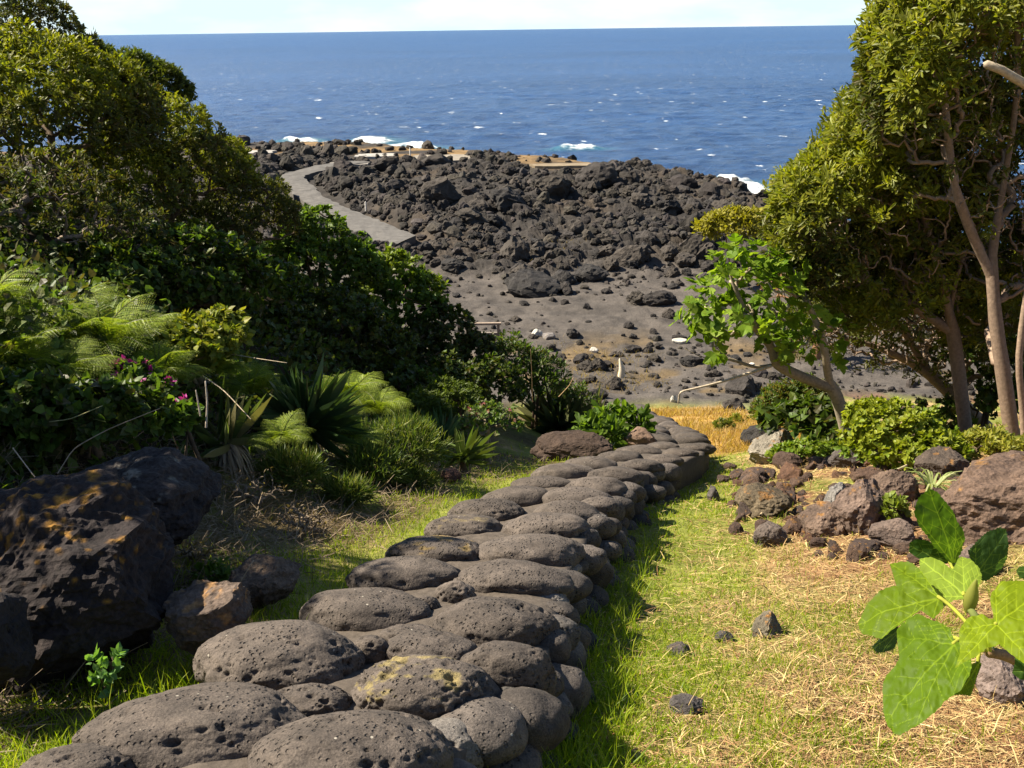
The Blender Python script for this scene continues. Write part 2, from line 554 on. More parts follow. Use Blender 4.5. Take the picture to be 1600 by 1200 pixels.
mpw = N(nt, 'ShaderNodeMapping'); mpw.inputs['Scale'].default_value = (4, 4, 14); nt.links.new(tcw, mpw.inputs['Vector'])
cl = ramp(nt, noise(nt, mpw.outputs[0], 1.3, 5, .55), .42, .68)
hz = mixc(nt, cl, (5.4, 6.9, 7.3), (7.3, 7.3, 7.35))
cw = mixc(nt, low, sky.outputs[0], hz)
nt.links.new(cw, bg.inputs['Color'])
bg.inputs['Strength'].default_value = .055
sl = bpy.data.lights.new('sun', 'SUN'); sl.energy = 5.0; sl.angle = math.radians(.53); sl.color = (1, .91, .75)
so = bpy.data.objects.new('sun', sl); col.objects.link(so); so.rotation_euler = S.to_track_quat('Z', 'Y').to_euler(); so.location = (-20, 10, 30)
scene.view_settings.view_transform = 'Standard'; scene.view_settings.look = 'None'
scene.view_settings.exposure = 1.5; scene.view_settings.gamma = 1

# ---------------------------------------------------------------- ground sheet (polar grid)
rr_ = [.15]
while rr_[-1] < 150: rr_.append(rr_[-1] * (1.0048 if 36 < rr_[-1] < 104 else 1.0105) + (.01 if rr_[-1] < 1.5 else 0))
rr_ = np.array(rr_ + [175, 220])
az = np.concatenate([np.arange(-40, 40.01, .125), np.arange(41.5, 318.6, 3.0)])
az = np.radians(az)
Rg, Ag = np.meshgrid(rr_, az, indexing='ij')
X = Rg * np.sin(Ag); Y = Rg * np.cos(Ag)
Zg = ground(X.ravel(), Y.ravel()).reshape(X.shape)
Zg = np.where(Rg > 150, -16, Zg)
x, y, z = X.ravel(), Y.ravel(), Zg.ravel()
lm = lava_mask(x, y); cd = coast_d(x, y); t = x - xw(y)


def mixv(a, b, m): return a * (1 - m[:, None]) + np.asarray(b)[None] * m[:, None]


gc = np.tile(np.array([.30, .215, .10]), (len(x), 1))                                 # straw covered soil
gc = mixv(gc, (.20, .105, .05), ss(-.12, .4, fbm(x * 1.1, y * 1.1, o=4, seed=41)) * ss(.9, 2.2, t))   # bare reddish earth
gc = mixv(gc, (.13, .16, .02), ss(-.15, .3, fbm(x * .9 + 4, y * .9, o=3, seed=42) + .55 * (1 - ss(.6, 1.7, t))) * .85)
gc = mixv(gc, (.165, .085, .045), ss(.7, 1.1, t - .45) * ss(4.6, 5.6, y) * (1 - ss(9.5, 11, y)) * ss(-.3, .15, fbm(x * 2.1, y * 2.1, o=4, seed=95)))
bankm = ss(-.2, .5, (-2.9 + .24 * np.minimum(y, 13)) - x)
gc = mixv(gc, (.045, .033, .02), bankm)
gc = mixv(gc, (.10, .065, .035), ss(-.7, -.95, t) * (1 - bankm) * .85 * ss(-.35, .1, fbm(x * 1.5, y * 1.5, o=3, seed=43)))
gm = (1 - ss(2.0, 3.0, t)) * ss(12.6, 13.6, y + .5 * vn(x, y, seed=4)) * (1 - ss(25, 27, y + 1.2 * vn(x / 2, y / 2, seed=5)))
gc = mixv(gc, (.36, .215, .06), gm * ss(.2, .6, t))
fm = ss(24.5, 28, y + 1.5 * vn(x / 2, y / 2, seed=6))
ash = np.array([.080, .070, .062])[None] * (1 + .16 * fbm(x / 3, y / 3, o=4, seed=44))[:, None]
gc = gc * (1 - fm[:, None]) + ash * fm[:, None]
gc = mixv(gc, (.11, .08, .045), fm * (1 - ss(33, 37, y)) * ss(.18, .5, fbm(x / 1.5, y / 1.5, o=3, seed=45)))
lvc = np.array([.036, .032, .029])[None] * (1 + .3 * fbm(x / 2, y / 2, o=4, seed=46))[:, None]
lvc = mixv(lvc, (.050, .040, .031), ss(.0, .5, fbm(x / 4, y / 4, o=3, seed=47)))
gc = gc * (1 - lm[:, None]) + lvc * lm[:, None]
dry = ss(85, 90, y + 2.5 * fbm(x / 6, y / 6, o=3, seed=48)) * ss(-.25, .2, fbm(x / 4, y / 2, o=3, seed=49)) * (1 - ss(5, 9, x)) * .55
gc = mixv(gc, (.20, .13, .06), dry * ss(0, 1, cd))
gc = mixv(gc, (.19, .125, .06), ss(-.5, .8, cd) * (1 - ss(5, 8, cd)) * ss(76, 82, y) * ss(-.4, .1, fbm(x / 4, y / 2, o=3, seed=49)))
gc = mixv(gc, (.09, .08, .075), ss(.5, -1, cd))
nr, na = X.shape
i = np.arange(nr - 1)[:, None] * na; j = np.arange(na)[None]
quads = np.stack([i + j, i + na + j, i + na + (j + 1) % na, i + (j + 1) % na], -1).reshape(-1, 4)[:, ::-1]
ctr = np.array([[0, 0, gz(0, 0)]])
fan = np.array([[nr * na, k, (k + 1) % na] for k in range(na)])[:, ::-1]
mb = MB(); mb.add(np.concatenate([np.stack([x, y, z], 1), ctr]), [quads, fan], np.concatenate([gc, gc[:1]]))
go = mb.build('ground', M_ground, smooth=True)
go.data.polygons.foreach_set('use_smooth', np.concatenate([lm[quads].mean(1) < .3, np.ones(len(fan), bool)])); tag(go, kind='structure')

# ---------------------------------------------------------------- sea
SEA = -13.0
rs = np.concatenate([np.geomspace(30, 400, 260), np.geomspace(410, 60000, 70)])
azs = np.radians(np.concatenate([np.arange(-42, 42.01, .25), np.arange(46, 316, 6.0)]))
Rg, Ag = np.meshgrid(rs, azs, indexing='ij'); x = (Rg * np.sin(Ag)).ravel(); y = (Rg * np.cos(Ag)).ravel()
cd = np.where(np.hypot(x, y) < 260, coast_d(x, y), -200)
amp = .35 * (1 - ss(200, 400, np.hypot(x, y)))
z = SEA + amp * (fbm(x / 9, y / 4, o=3, seed=81) + .5 * ridged(x / 3.5, y / 2, o=2, seed=82))
out = -cd
surf_w = 3.5 + 5 * ss(10, 20, x) * ss(75, 55, y) + 6 * ss(-10, -14, x) * ss(-24, -18, x) + 2 * vn(x / 6, y / 6, seed=83)
foam = (1 - ss(.3, 1, out / np.maximum(surf_w, .5))) * (.55 + .5 * ss(-.2, .4, fbm(x / 5, y / 5, o=2, seed=84)))
shal = (1 - ss(2, 12, out)) * .75
for u_, v_, ru_, rv_ in [(1165, 298, 55, 16), (1196, 314, 42, 16), (1140, 288, 30, 8), (580, 224, 46, 9), (640, 234, 60, 5), (905, 233, 50, 3), (385, 231, 46, 6), (470, 222, 40, 3)]:
    q_ = flat(u_, v_, SEA); e1 = np.abs(flat(u_ + ru_, v_, SEA)[0] - q_[0]); e2 = abs(flat(u_, v_ - rv_, SEA)[1] - flat(u_, v_ + rv_, SEA)[1]) / 2
    dd_ = np.hypot((x - q_[0]) / e1, (y - q_[1]) / e2)
    foam = np.maximum(foam, (1 - ss(.35, 1.1, dd_)) * .85); shal = np.maximum(shal, (1 - ss(.6, 1.5, dd_)) * .5)
z = z + .55 * foam * (1 + fbm(x / 1.2, y / 1.2, o=3, seed=85))
mb = MB(); nr, na = Rg.shape
i = np.arange(nr - 1)[:, None] * na; j = np.arange(na)[None]
q = np.stack([i + j, i + (j + 1) % na, i + na + (j + 1) % na, i + na + j], -1).reshape(-1, 4)[:, ::-1]
mb.add(np.stack([x, y, z], 1), q[:, ::-1], np.stack([foam, shal, foam * 0], 1))
seao = mb.build('sea', M_sea, smooth=True); tag(seao, kind='structure')

# ---------------------------------------------------------------- paved path over the lava
def resample(p, n):
    d = np.concatenate([[0], np.cumsum(np.linalg.norm(np.diff(p, axis=0), axis=1))]); s = np.linspace(0, d[-1], n)
    return np.stack([np.interp(s, d, p[:, k]) for k in range(p.shape[1])], 1)


a = resample(pL, 70); b_ = resample(pR, 70)
mb = MB(); V = []
for k in range(70):
    e = .12 * np.array([vn(k * .9, 1.0, seed=1), vn(k * .9, 9., seed=2), 0])
    for s_ in np.linspace(0, 1, 9): V.append(a[k] * (1 - s_) + b_[k] * s_ + e + np.array([0, 0, .04 * math.sin(s_ * 3.14) + .03 * vn(k * .7, s_ * 4., seed=3)]))
    V.append(V[-1] + np.array([0, 0, -.9])); V.append(V[-10] + np.array([0, 0, -.9]))
V = np.array(V); q = []
for k in range(69):
    o0, o1 = k * 11, (k + 1) * 11
    for s_ in range(8): q.append((o0 + s_, o0 + s_ + 1, o1 + s_ + 1, o1 + s_))
    q.append((o0 + 8, o0 + 9, o1 + 9, o1 + 8)); q.append((o0 + 10, o0, o1, o1 + 10))
for s_ in range(8): pass
mb.add(V, [np.array(q), np.array([(0, 10, 9, 8)])], (.105, .097, .088))
po = mb.build('path', M_concrete); tag(po, kind='structure')


# ---------------------------------------------------------------- rocks
def ico(sub):
    bm = bmesh.new(); bmesh.ops.create_icosphere(bm, subdivisions=sub, radius=1)
    v = np.array([q.co[:] for q in bm.verts]); f = np.array([[w_.index for w_ in p.verts] for p in bm.faces]); bm.free()
    return nrm(v), f


ICO = {k: ico(k) for k in (2, 3, 4, 5, 6)}


def rock_shape(seed, sub, rough=1.0, cuts=9):
    r = np.random.default_rng(seed); p, f = ICO[sub]
    o = r.uniform(-50, 50, 3)
    q = p * (1 + .30 * rough * fbm(p[:, 0] * 1.2 + o[0], p[:, 1] * 1.2 + o[1], p[:, 2] * 1.2 + o[2], 3, 1))[:, None]
    for k in range(cuts):
        n = rdir(1, .1, r)[0]; d = r.uniform(.62, .92); h = q @ n
        q = q - np.maximum(h - d, 0)[:, None] * n[None] * .92
    g = (.10 * ridged(p[:, 0] * 2.6 + o[0], p[:, 1] * 2.6 + o[1], p[:, 2] * 2.6 + o[2], 3, 3)
         + .05 * fbm(p[:, 0] * 8 + o[0], p[:, 1] * 8 + o[1], p[:, 2] * 8 + o[2], 3, 5))
    if sub >= 5: g = g + .035 * ridged(p[:, 0] * 11 + o[0], p[:, 1] * 11, p[:, 2] * 11 + o[1], 3, 8) + .02 * fbm(p[:, 0] * 30, p[:, 1] * 30 + o[0], p[:, 2] * 30, 3, 9)
    return q * (1 + rough * g)[:, None], f


def rock_cols(v, base, seed, lichen=None, amount=0.0, alt=None, ls=2.6):
    o = seed * 3.7
    n = fbm(v[:, 0] * 2 + o, v[:, 1] * 2, v[:, 2] * 2, 4, 7)
    c = np.asarray(base)[None] * (1 + .35 * n)[:, None]
    if alt is not None:
        c = mixv(c, alt, ss(.0, .4, fbm(v[:, 0] * 1.3 + o, v[:, 1] * 1.3 + 3, v[:, 2] * 1.3, 3, 9)))
    if lichen is not None:
        m = ss(.12, .28, fbm(v[:, 0] * ls + o, v[:, 1] * ls + 9, v[:, 2] * ls, 5, 11, .65) + .35 * nrm(v)[:, 2] - .38 + amount)
        c = mixv(c, lichen, m)
    return c


def rock(name, label, cat, loc, size, seed, base=(.06, .05, .045), sub=4, rough=1.0, mat=None, rot=0, lichen=None, amount=0, alt=None, group=None, cuts=9, smooth=False, ls=2.6):
    v, f = rock_shape(seed, sub, rough, cuts)
    c = rock_cols(v, base, seed, lichen, amount, alt, ls)
    v = v * np.asarray(size)[None]
    mb = MB(); mb.add(v, f, c); o = mb.build(name, mat or M_boulder, smooth=smooth)
    o.location = [float(q) for q in loc]; o.rotation_euler = (0, 0, rot)
    return tag(o, label, cat, group)


# ---------------------------------------------------------------- the dry stone wall
wall = thing('stone_wall', 'low wall of rounded pitted grey basalt stones running downhill beside the grass', 'wall', (0, 3, zc(np.array([3.]))[0]))
wl = np.array(wall.location)
CAP = [(120, 1196, 180, 70, 0), (305, 1130, 325, 118, -6), (545, 1172, 305, 135, -5), (442, 1028, 256, 116, 4), (485, 1093, 130, 54, 0), (655, 1072, 222, 104, 5),
       (792, 1043, 142, 88, 10), (773, 971, 184, 82, 5), (571, 952, 196, 70, 0), (583, 1015, 66, 44, 0), (640, 991, 92, 28, 0),
       (668, 1012, 138, 44, 8), (712, 927, 66, 42, 0), (722, 909, 30, 16, 0), (666, 946, 46, 32, 0),
       (631, 897, 176, 66, 2), (803, 902, 170, 60, 5), (680, 859, 156, 52, 4), (833, 858, 166, 42, 2), (726, 822, 128, 40, 2),
       (852, 822, 134, 46, 2), (760, 797, 116, 34, 0), (884, 803, 110, 40, 4), (808, 777, 112, 30, 0), (900, 778, 112, 38, 2), (935, 789, 60, 26, 0),
       (850, 757, 94, 28, 0), (934, 761, 96, 34, 0), (880, 739, 96, 24, 0), (962, 742, 86, 27, 3), (925, 726, 84, 19, 0), (1000, 729, 72, 22, 2),
       (968, 716, 76, 16, 0), (1036, 718, 60, 18, 0), (1000, 706, 70, 14, 0), (1062, 708, 56, 16, 0), (1034, 698, 56, 12, 0), (1090, 700, 52, 15, 0)]
LICH = {5: ((.17, .135, .06), .16), 17: ((.17, .12, .05), .12), 19: ((.14, .11, .06), .06)}
TONE = {8: .95, 3: 1.15, 24: 1.2, 12: 1.25, 13: 1.3, 25: 1.2, 18: 1.15}


def stone(name, label, c, a, b, h, rot, seed, sub, base, yaw_slope=-.31, lichen=None, amount=0, pits=1.0):
    p, f = ICO[sub]; r = np.random.default_rng(seed); o = r.uniform(-40, 40, 3)
    e = .82
    q = np.sign(p) * np.abs(p) ** .9; q = q / np.linalg.norm(q, axis=1, keepdims=True) ** .8
    q = q * (1 + .07 * fbm(p[:, 0] * 2.6 + o[1], p[:, 1] * 2.6, p[:, 2] * 2.6, 3, 7))[:, None]
    q = q * (1 + .16 * fbm(p[:, 0] * .95 + o[0], p[:, 1] * .95 + o[1], p[:, 2] * .95 + o[2], 2, 2))[:, None]
    v = q * np.array([a, b, h])[None]
    # vesicles: real little hollows on the near stones
    if sub >= 5 and pits > 0:
        k = int(160 * pits); cen = nrm(r.normal(size=(k, 3))); cen[:, 2] = np.abs(cen[:, 2]) * .9; cen = nrm(cen)
        keep = fbm(cen[:, 0] * 1.7 + o[0], cen[:, 1] * 1.7, cen[:, 2] * 1.7, 2, 6) > -.08
        cen = cen[keep]
        big = r.random(len(cen)) ** 3
        dep = np.zeros(len(p))
        for cpos, bg_ in zip(cen, big):
            rad = (.007 + .012 * bg_) / max(a, .12) * (1.25 if pits > 1.2 else 1)
            dd = np.linalg.norm((p - cpos) * np.array([1, b / a * 1.1, max(h / a, .5)]), axis=1) / rad
            dep = np.maximum(dep, (1 - np.clip(dd, 0, 1) ** 2) * rad * a * .9)
        v = v - nrm(p / np.array([a, b, h])) * dep[:, None]
    v = v * (1 + .02 * fbm(p[:, 0] * 9 + o[0], p[:, 1] * 9, p[:, 2] * 9, 4, 4, .65))[:, None]
    cc_ = rock_cols(p, base, seed % 97, lichen, amount)
    v[:, 2] += v[:, 1] * yaw_slope
    cr, sr = math.cos(rot), math.sin(rot)
    v = np.stack([v[:, 0] * cr - v[:, 1] * sr, v[:, 0] * sr + v[:, 1] * cr, v[:, 2]], 1)
    mb = MB(); mb.add(v, f, cc_)
    ob = mb.build(name, M_stone, wall, smooth=True); ob.location = [float(k) for k in (np.asarray(c) - wl)]
    if label: ob['label'] = label
    return ob


def wallhit(u, v, dz):
    d = ray(u, v); tt = np.arange(1, 40, .004); q = d[None] / d[1] * tt[:, None]
    return q[int(np.argmax(q[:, 2] < zc(q[:, 1]) + dz))]


ncap = 0
for k, (u, v, w_, h_, deg) in enumerate(CAP):
    c = wallhit(u, v + h_ * .06, -.05)
    dist = float(c @ F); al = math.atan2(-c[2], c[1]); a = w_ / 2 * dist / FPX; hh = h_ / 2 * dist / FPX
    sl_ = .31
    ap = al - math.atan(sl_)
    bb_ = min(.78 * a, .75 * hh / math.sin(max(ap, .05))); bb_ = max(bb_, .5 * a)
    cz = math.sqrt(max(hh ** 2 - (bb_ * math.sin(ap)) ** 2, (.55 * hh) ** 2)) / math.cos(ap)
    cz = min(max(cz, .3 * a), .8 * a)
    tone = TONE.get(k, rng.uniform(.85, 1.15)); li = LICH.get(k)
    sub = 6 if k < 8 else (5 if k < 22 else 4)
    lab = {5: 'ochre stained stone full of holes', 3: 'grey stone dotted with round holes', 17: 'stone with an ochre lichen patch'}.get(k)
    c = c - np.array([0, 0, cz * .22])
    stone('cap_stone', lab, c, a * 1.05, bb_ * 1.1, cz * 1.42, math.radians(-deg) * .6, 500 + k, sub,
          np.array([.076, .062, .052]) * tone, lichen=li[0] if li else None, amount=li[1] if li else 0,
          pits={3: .8, 5: 2.2, 1: .9, 2: .7, 7: .25, 6: .3, 8: .6, 15: 1.2, 16: .1, 17: 1.0}.get(k, .5))
    ncap += 1
# caps of the far end and of the piece below the frame, laid in pairs
yy = 12.3
while yy < 25:
    for sd in (-.22, .22):
        a = rng.uniform(.20, .28); xx = xw(yy) + sd + rng.uniform(-.05, .05); y2 = yy + rng.uniform(-.1, .1)
        stone('cap_stone', None, (xx, y2, zc(np.array([y2]))[0] - .07), a, a * .75, a * .5, rng.uniform(-.4, .4), 700 + ncap, 3, np.array([.074, .061, .0515]) * rng.uniform(.85, 1.2), yaw_slope=-.34)
        ncap += 1
    yy += rng.uniform(.48, .6)
for yy in (.75, 1.2, 1.55):
    for sd in (-.26, .24):
        a = rng.uniform(.2, .26); xx = xw(yy) + sd
        stone('cap_stone', None, (xx, yy, zc(np.array([yy]))[0] - .08), a, a * .75, a * .5, rng.uniform(-.3, .3), 800 + ncap, 4, np.array([.074, .061, .0515])); ncap += 1
# side stones of the right-hand face
SIDE = [(700, 1165, 130, 90, 1.45, 'grey blue stone with a rough face'), (796, 1105, 82, 78, .8, None), (842, 945, 96, 56, 1.7, 'pale grey rounded stone'), (862, 921, 54, 30, 1.6, None),
        (872, 992, 70, 66, .9, None), (876, 890, 62, 34, 1.5, None), (905, 862, 42, 26, 1.5, None), (935, 818, 36, 34, 1.3, None), (918, 838, 40, 30, 1.1, None), (950, 800, 40, 30, 1.2, None)]
for k, (u, v, w_, h_, tone, lab) in enumerate(SIDE):
    c = wallhit(u, v, -.13); dist = float(c @ F); a = w_ / 2 * dist / FPX
    stone('side_stone', lab, c, a, a * .9, h_ / 2 * dist / FPX, 0, 900 + k, 5, np.array([.085, .076, .068]) * tone, pits=.3)
yy = .9; k = 0
while yy < 13.5 and k < 84:
    for row in range(3):
        a = rng.uniform(.075, .14) if yy < 8 else rng.uniform(.1, .16)
        edge = np.interp(yy, [1.9, 2.24, 2.65, 3.16, 3.64, 4.27, 5.14, 6.11, 7.1, 8.5, 10., 11.4, 15], [.45, .5, .53, .45, .44, .43, .41, .39, .39, .45, .48, .42, .36])
        xx = xw(yy) + edge - .06 + .035 * row + rng.uniform(-.03, .03)
        y2 = yy + rng.uniform(-.1, .1)
        zz = zc(np.array([y2]))[0] - .13 - .12 * row + rng.uniform(-.02, .02)
        stone('side_stone', None, (xx, y2, zz), a, a * rng.uniform(.8, 1.2), a * rng.uniform(.6, .85), 0, 1000 + k, 4 if yy < 5 else 3, np.array([.062, .052, .045]) * rng.uniform(.8, 1.5))
        k += 1
    yy += .2 + .018 * yy
# mortar bed
mb = MB(); ys = np.concatenate([np.arange(.6, 8, .05), np.arange(8, 25.5, .12)]); ts = np.linspace(-1, 1, 25)
Yg, Tg = np.meshgrid(ys, ts, indexing='ij')
half = np.interp(Yg, [1.9, 2.7, 3.7, 5.2, 7.2, 8.6, 10, 11.5, 15, 19, 23], [.45, .52, .44, .41, .39, .46, .48, .42, .36, .3, .2]) + .0
prof = np.sign(Tg) * np.minimum(np.abs(Tg) / .86, 1)
Xg = xw(Yg) + prof * (half - .03) + .012 * vn(Yg * 6, Tg * 5, seed=3)
drop = np.where(np.abs(Tg) > .86, .5 * (np.abs(Tg) - .86) / .14, 0)
Zg = zc(Yg.ravel()).reshape(Yg.shape) - .075 - drop + .03 * fbm(Yg * 4, Tg * 3, o=3, seed=2) + .012 - .03 * np.abs(prof) ** 3
Zg = np.where(Yg > 12, Zg - .02, Zg)
nr, na = Yg.shape; i = np.arange(nr - 1)[:, None] * na; j = np.arange(na - 1)[None]
q = np.stack([i + j, i + j + 1, i + na + j + 1, i + na + j], -1).reshape(-1, 4)
mb.add(np.stack([Xg.ravel(), Yg.ravel(), Zg.ravel()], 1), q, (.085, .069, .055))
mb.build('mortar_bed', M_mortar, wall, smooth=True, loc=wl)
# ---------------------------------------------------------------- plants
OLIVE = [(.055, .068, .010), (.085, .10, .012), (.042, .052, .011), (.11, .125, .016)]
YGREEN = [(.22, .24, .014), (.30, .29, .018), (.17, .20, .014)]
DEEP = [(.038, .06, .010), (.056, .082, .012), (.085, .11, .016), (.042, .058, .014), (.07, .06, .022)]
MID = [(.075, .13, .016), (.11, .17, .022), (.06, .105, .018)]
BRONZE = [(.075, .055, .018), (.06, .055, .015), (.09, .08, .02)]
BROWN = (.10, .07, .045); GREYB = (.20, .155, .115); PALEB = (.38, .30, .21)


def shrub(name, label, cat, blobs, base=None, seed=0, n=300, k=14, L=.06, tmpl=OBO, cols=OLIVE, top=None, wood=BROWN, mat=None, trunks=None,
          group=None, spread=(.4, 1.35), tip=.004, flat_bottom=-.35, lobes=.28, facing=None, nb=90, up=.5, twig_name='branch', Wf=None, inner=.22, lean=(0, 0, 0), flowers=None, inner_t=0, power=.5):
    """crown of leaf rosettes at the twig ends over a lumpy outline, carried by a grown branch skeleton"""
    r = np.random.default_rng(seed)
    blobs = [(np.asarray(c, float), np.asarray(s_, float)) for c, s_ in blobs]
    ar = np.array([s_.prod() ** (2 / 3) for _, s_ in blobs]); ar /= ar.sum()
    pts = []; nor = []
    for (c, s_), w_ in zip(blobs, ar):
        m = int(n * w_ * 2.2) + 8
        d = rdir(m, .25, r); d = d[d[:, 2] > flat_bottom]
        rad = 1 + lobes * fbm(d[:, 0] * 2.2 + seed, d[:, 1] * 2.2, d[:, 2] * 2.2, 3, seed) + .12 * vn(d[:, 0] * 6, d[:, 1] * 6 + seed, d[:, 2] * 6, seed + 1)
        dep = 1 - inner * r.random(len(d)) ** 2 - np.where(r.random(len(d)) < .22, r.uniform(.1, .5, len(d)), 0)
        q = c + d * s_ * (rad * dep)[:, None]
        ok = np.ones(len(q), bool)
        for c2, s2 in blobs:
            if c2 is c: continue
            ok &= np.linalg.norm((q - c2) / s2, axis=1) > .8
        q = q[ok]; d = d[ok]
        if facing is not None:
            kp = facing(q, d, r); q = q[kp]; d = d[kp]
        m2 = max(int(n * w_), 3)
        pts.append(q[:m2]); nor.append(nrm(d / s_)[:m2])
    pts = np.concatenate(pts); nor = np.concatenate(nor)
    g_ = ground(pts[:, 0], pts[:, 1]); sink = pts[:, 2] < g_ + .04; keep_ = ~sink | (r.random(len(pts)) < .35)
    pts[sink, 2] = (g_ + r.uniform(.04, .16, len(pts)))[sink]; pts = pts[keep_]; nor = nor[keep_]
    if base is None:
        c = blobs[0][0]; base = np.array([c[0], c[1], gz(c[0], c[1])])
    base = np.asarray(base, float)
    root = thing(name, label, cat, base, group)
    if trunks is None:
        c = blobs[0][0]; trunks = []
        for q in range(3):
            o = r.normal(size=3) * .06; o[2] = 0
            top_ = c - np.array([0, 0, blobs[0][1][2] * .35]) + r.normal(size=3) * blobs[0][1] * .2
            b0 = base + o - np.array([0, 0, .05])
            if top_[2] < b0[2] + .08: top_[2] = b0[2] + .08
            trunks.append([b0, b0 * .6 + top_ * .4 + r.normal(size=3) * .03, top_])
    idx = r.permutation(len(pts))[:nb]
    tg_ = pts[idx] - nor[idx] * L * .5
    if inner_t:                                            # bare twigs inside the crown
        ci = r.choice(len(blobs), inner_t, p=ar); dd = rdir(inner_t, 0, r) * (r.uniform(.15, 1, (inner_t, 1)) ** .5) * .95
        tg_ = np.concatenate([tg_, np.array([blobs[i][0] for i in ci]) + dd * np.array([blobs[i][1] for i in ci])])
    ch = grow(trunks, tg_, r, tip=tip, power=power)
    mb = MB()
    for p_, rd in ch:
        tube(mb, p_, np.maximum(rd, tip * .55), 5 if rd.max() < .03 else 8, np.asarray(wood) * r.uniform(.7, 1.25))
    mb.build(twig_name, M_bark, root, smooth=True, loc=base)
    # rosettes
    m = len(pts); B = np.repeat(pts, k, 0) + r.normal(size=(m * k, 3)) * L * .25
    ax = nrm(nor + np.array([0, 0, up]) + np.asarray(lean) + r.normal(size=(m, 3)) * .35)
    A = np.repeat(ax, k, 0); rv = rdir(m * k, 0, r); perp = nrm(rv - A * (rv * A).sum(1, keepdims=True))
    ph = r.uniform(*spread, m * k)
    D = A * np.cos(ph)[:, None] + perp * np.sin(ph)[:, None]
    C = palette(m * k, cols, r)
    if top is not None:                                    # new tip growth, with sunlight painted yellower on upper and left sprigs
        lit_tips = ss(-.25, .35, fbm(pts[:, 0] * 1.5 + seed, pts[:, 1] * 1.5, pts[:, 2] * 1.5, 3, 3) + .6 * nor[:, 2] - .25 * nor[:, 0] + .0)
        yv = np.repeat(lit_tips, k) * r.uniform(.3, 1, m * k)
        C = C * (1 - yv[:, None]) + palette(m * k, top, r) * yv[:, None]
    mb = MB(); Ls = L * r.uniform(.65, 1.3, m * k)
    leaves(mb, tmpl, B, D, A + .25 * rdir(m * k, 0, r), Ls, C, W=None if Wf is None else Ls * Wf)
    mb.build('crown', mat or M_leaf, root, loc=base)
    if flowers:
        nf, fs, fcol = flowers; q = pts[r.permutation(m)[:nf]]
        for qq in q:
            kk = 11; mb = MB(); hub = qq + np.array([0, 0, L * .6])
            D = rdir(kk, .5, r); leaves(mb, IVY, np.repeat(hub[None], kk, 0) + D * fs * .3, D, rdir(kk, 1, r), fs * r.uniform(.6, 1.2, kk), palette(kk, fcol, r))
            mb.build('flower', M_petal, root, loc=base)
    return root


def pb(u, v, y, ru, rv, ry=None):
    """a crown lump: photo centre, distance, half-extents in photo pixels"""
    c = P(u, v, y); s_ = np.linalg.norm(c) / FPX
    return c, np.array([ru * s_, (ry if ry else (ru + rv) / 2 * s_), rv * s_])


HG = 'shrubs massed over the left-hand bank'
shrub('windswept_tree', 'dark bronze windswept tree at the top left corner, behind the yellow-green shrub', 'tree',
      [pb(15, 75, 13, 105, 78), pb(-90, 60, 13, 110, 120), pb(75, 100, 13, 45, 45)], seed=1, lobes=.13, inner=.12, n=1305, k=16, L=.065, tmpl=ELL, cols=BRONZE + [(.05, .07, .015)], top=[(.10, .12, .02)], group=HG, lean=(.5, 0, 0))
shrub('windswept_tree', 'windswept tree with two combed tufts sticking out over the sea', 'tree',
      [pb(140, 100, 13.5, 36, 34), pb(205, 112, 13.5, 36, 28), pb(245, 128, 13.5, 36, 26), pb(278, 150, 13.5, 22, 24), pb(180, 150, 13.5, 70, 40)], seed=2, lobes=.13, inner=.12, n=1160, k=16, L=.06, tmpl=ELL,
      cols=OLIVE, top=[(.11, .14, .02)], group=HG, lean=(.9, 0, .1), up=.2, base=[P(190, 150, 13.5)[0], 13.5, gz(P(190, 150, 13.5)[0], 13.5)])
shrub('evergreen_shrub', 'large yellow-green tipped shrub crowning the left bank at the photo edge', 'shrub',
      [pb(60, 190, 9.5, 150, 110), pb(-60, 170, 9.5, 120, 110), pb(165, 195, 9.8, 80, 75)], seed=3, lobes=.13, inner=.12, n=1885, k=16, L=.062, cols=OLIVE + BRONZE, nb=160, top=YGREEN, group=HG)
shrub('evergreen_shrub', 'shrub with a straight ridge of leaves tinted sunlit yellow-green below the windswept tufts', 'shrub',
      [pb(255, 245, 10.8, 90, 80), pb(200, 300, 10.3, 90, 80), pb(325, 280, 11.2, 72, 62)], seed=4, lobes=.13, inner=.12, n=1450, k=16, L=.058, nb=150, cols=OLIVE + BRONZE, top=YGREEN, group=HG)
shrub('evergreen_shrub', 'bare-stemmed brownish shrub in the deep shade above the ferns', 'shrub',
      [pb(70, 340, 8.2, 120, 90), pb(-60, 340, 8.2, 100, 100), pb(170, 380, 8.4, 90, 60)], seed=5, n=560, k=13, L=.055, cols=BRONZE + OLIVE, wood=(.17, .13, .10), nb=170, group=HG)
shrub('evergreen_shrub', 'brown twiggy shrub on the crest where the grey path first shows behind', 'shrub',
      [pb(385, 325, 11.6, 66, 52), pb(420, 350, 11.8, 48, 48), pb(330, 370, 11, 70, 50)], seed=6, n=700, k=14, L=.055, tmpl=ELL, cols=BRONZE + [(.06, .07, .015)], top=OLIVE, nb=140, group=HG)
shrub('leafy_shrub', 'green shrub on the crest just in front of the grey path', 'shrub',
      [pb(495, 385, 12.4, 52, 56), pb(545, 420, 12.6, 48, 48), pb(450, 420, 12, 60, 50)], seed=7, n=620, k=13, L=.062, tmpl=IVY, cols=MID + DEEP, top=[(.12, .19, .02)], group=HG)
shrub('leafy_shrub', 'shrub with a bright yellow-green top overlooking the end of the grey path', 'shrub',
      [pb(610, 445, 13, 50, 52), pb(655, 475, 13.2, 42, 48), pb(560, 490, 12.6, 60, 52)], seed=8, n=640, k=13, L=.062, tmpl=IVY, cols=MID, top=[(.17, .21, .02)], wood=GREYB, group=HG)
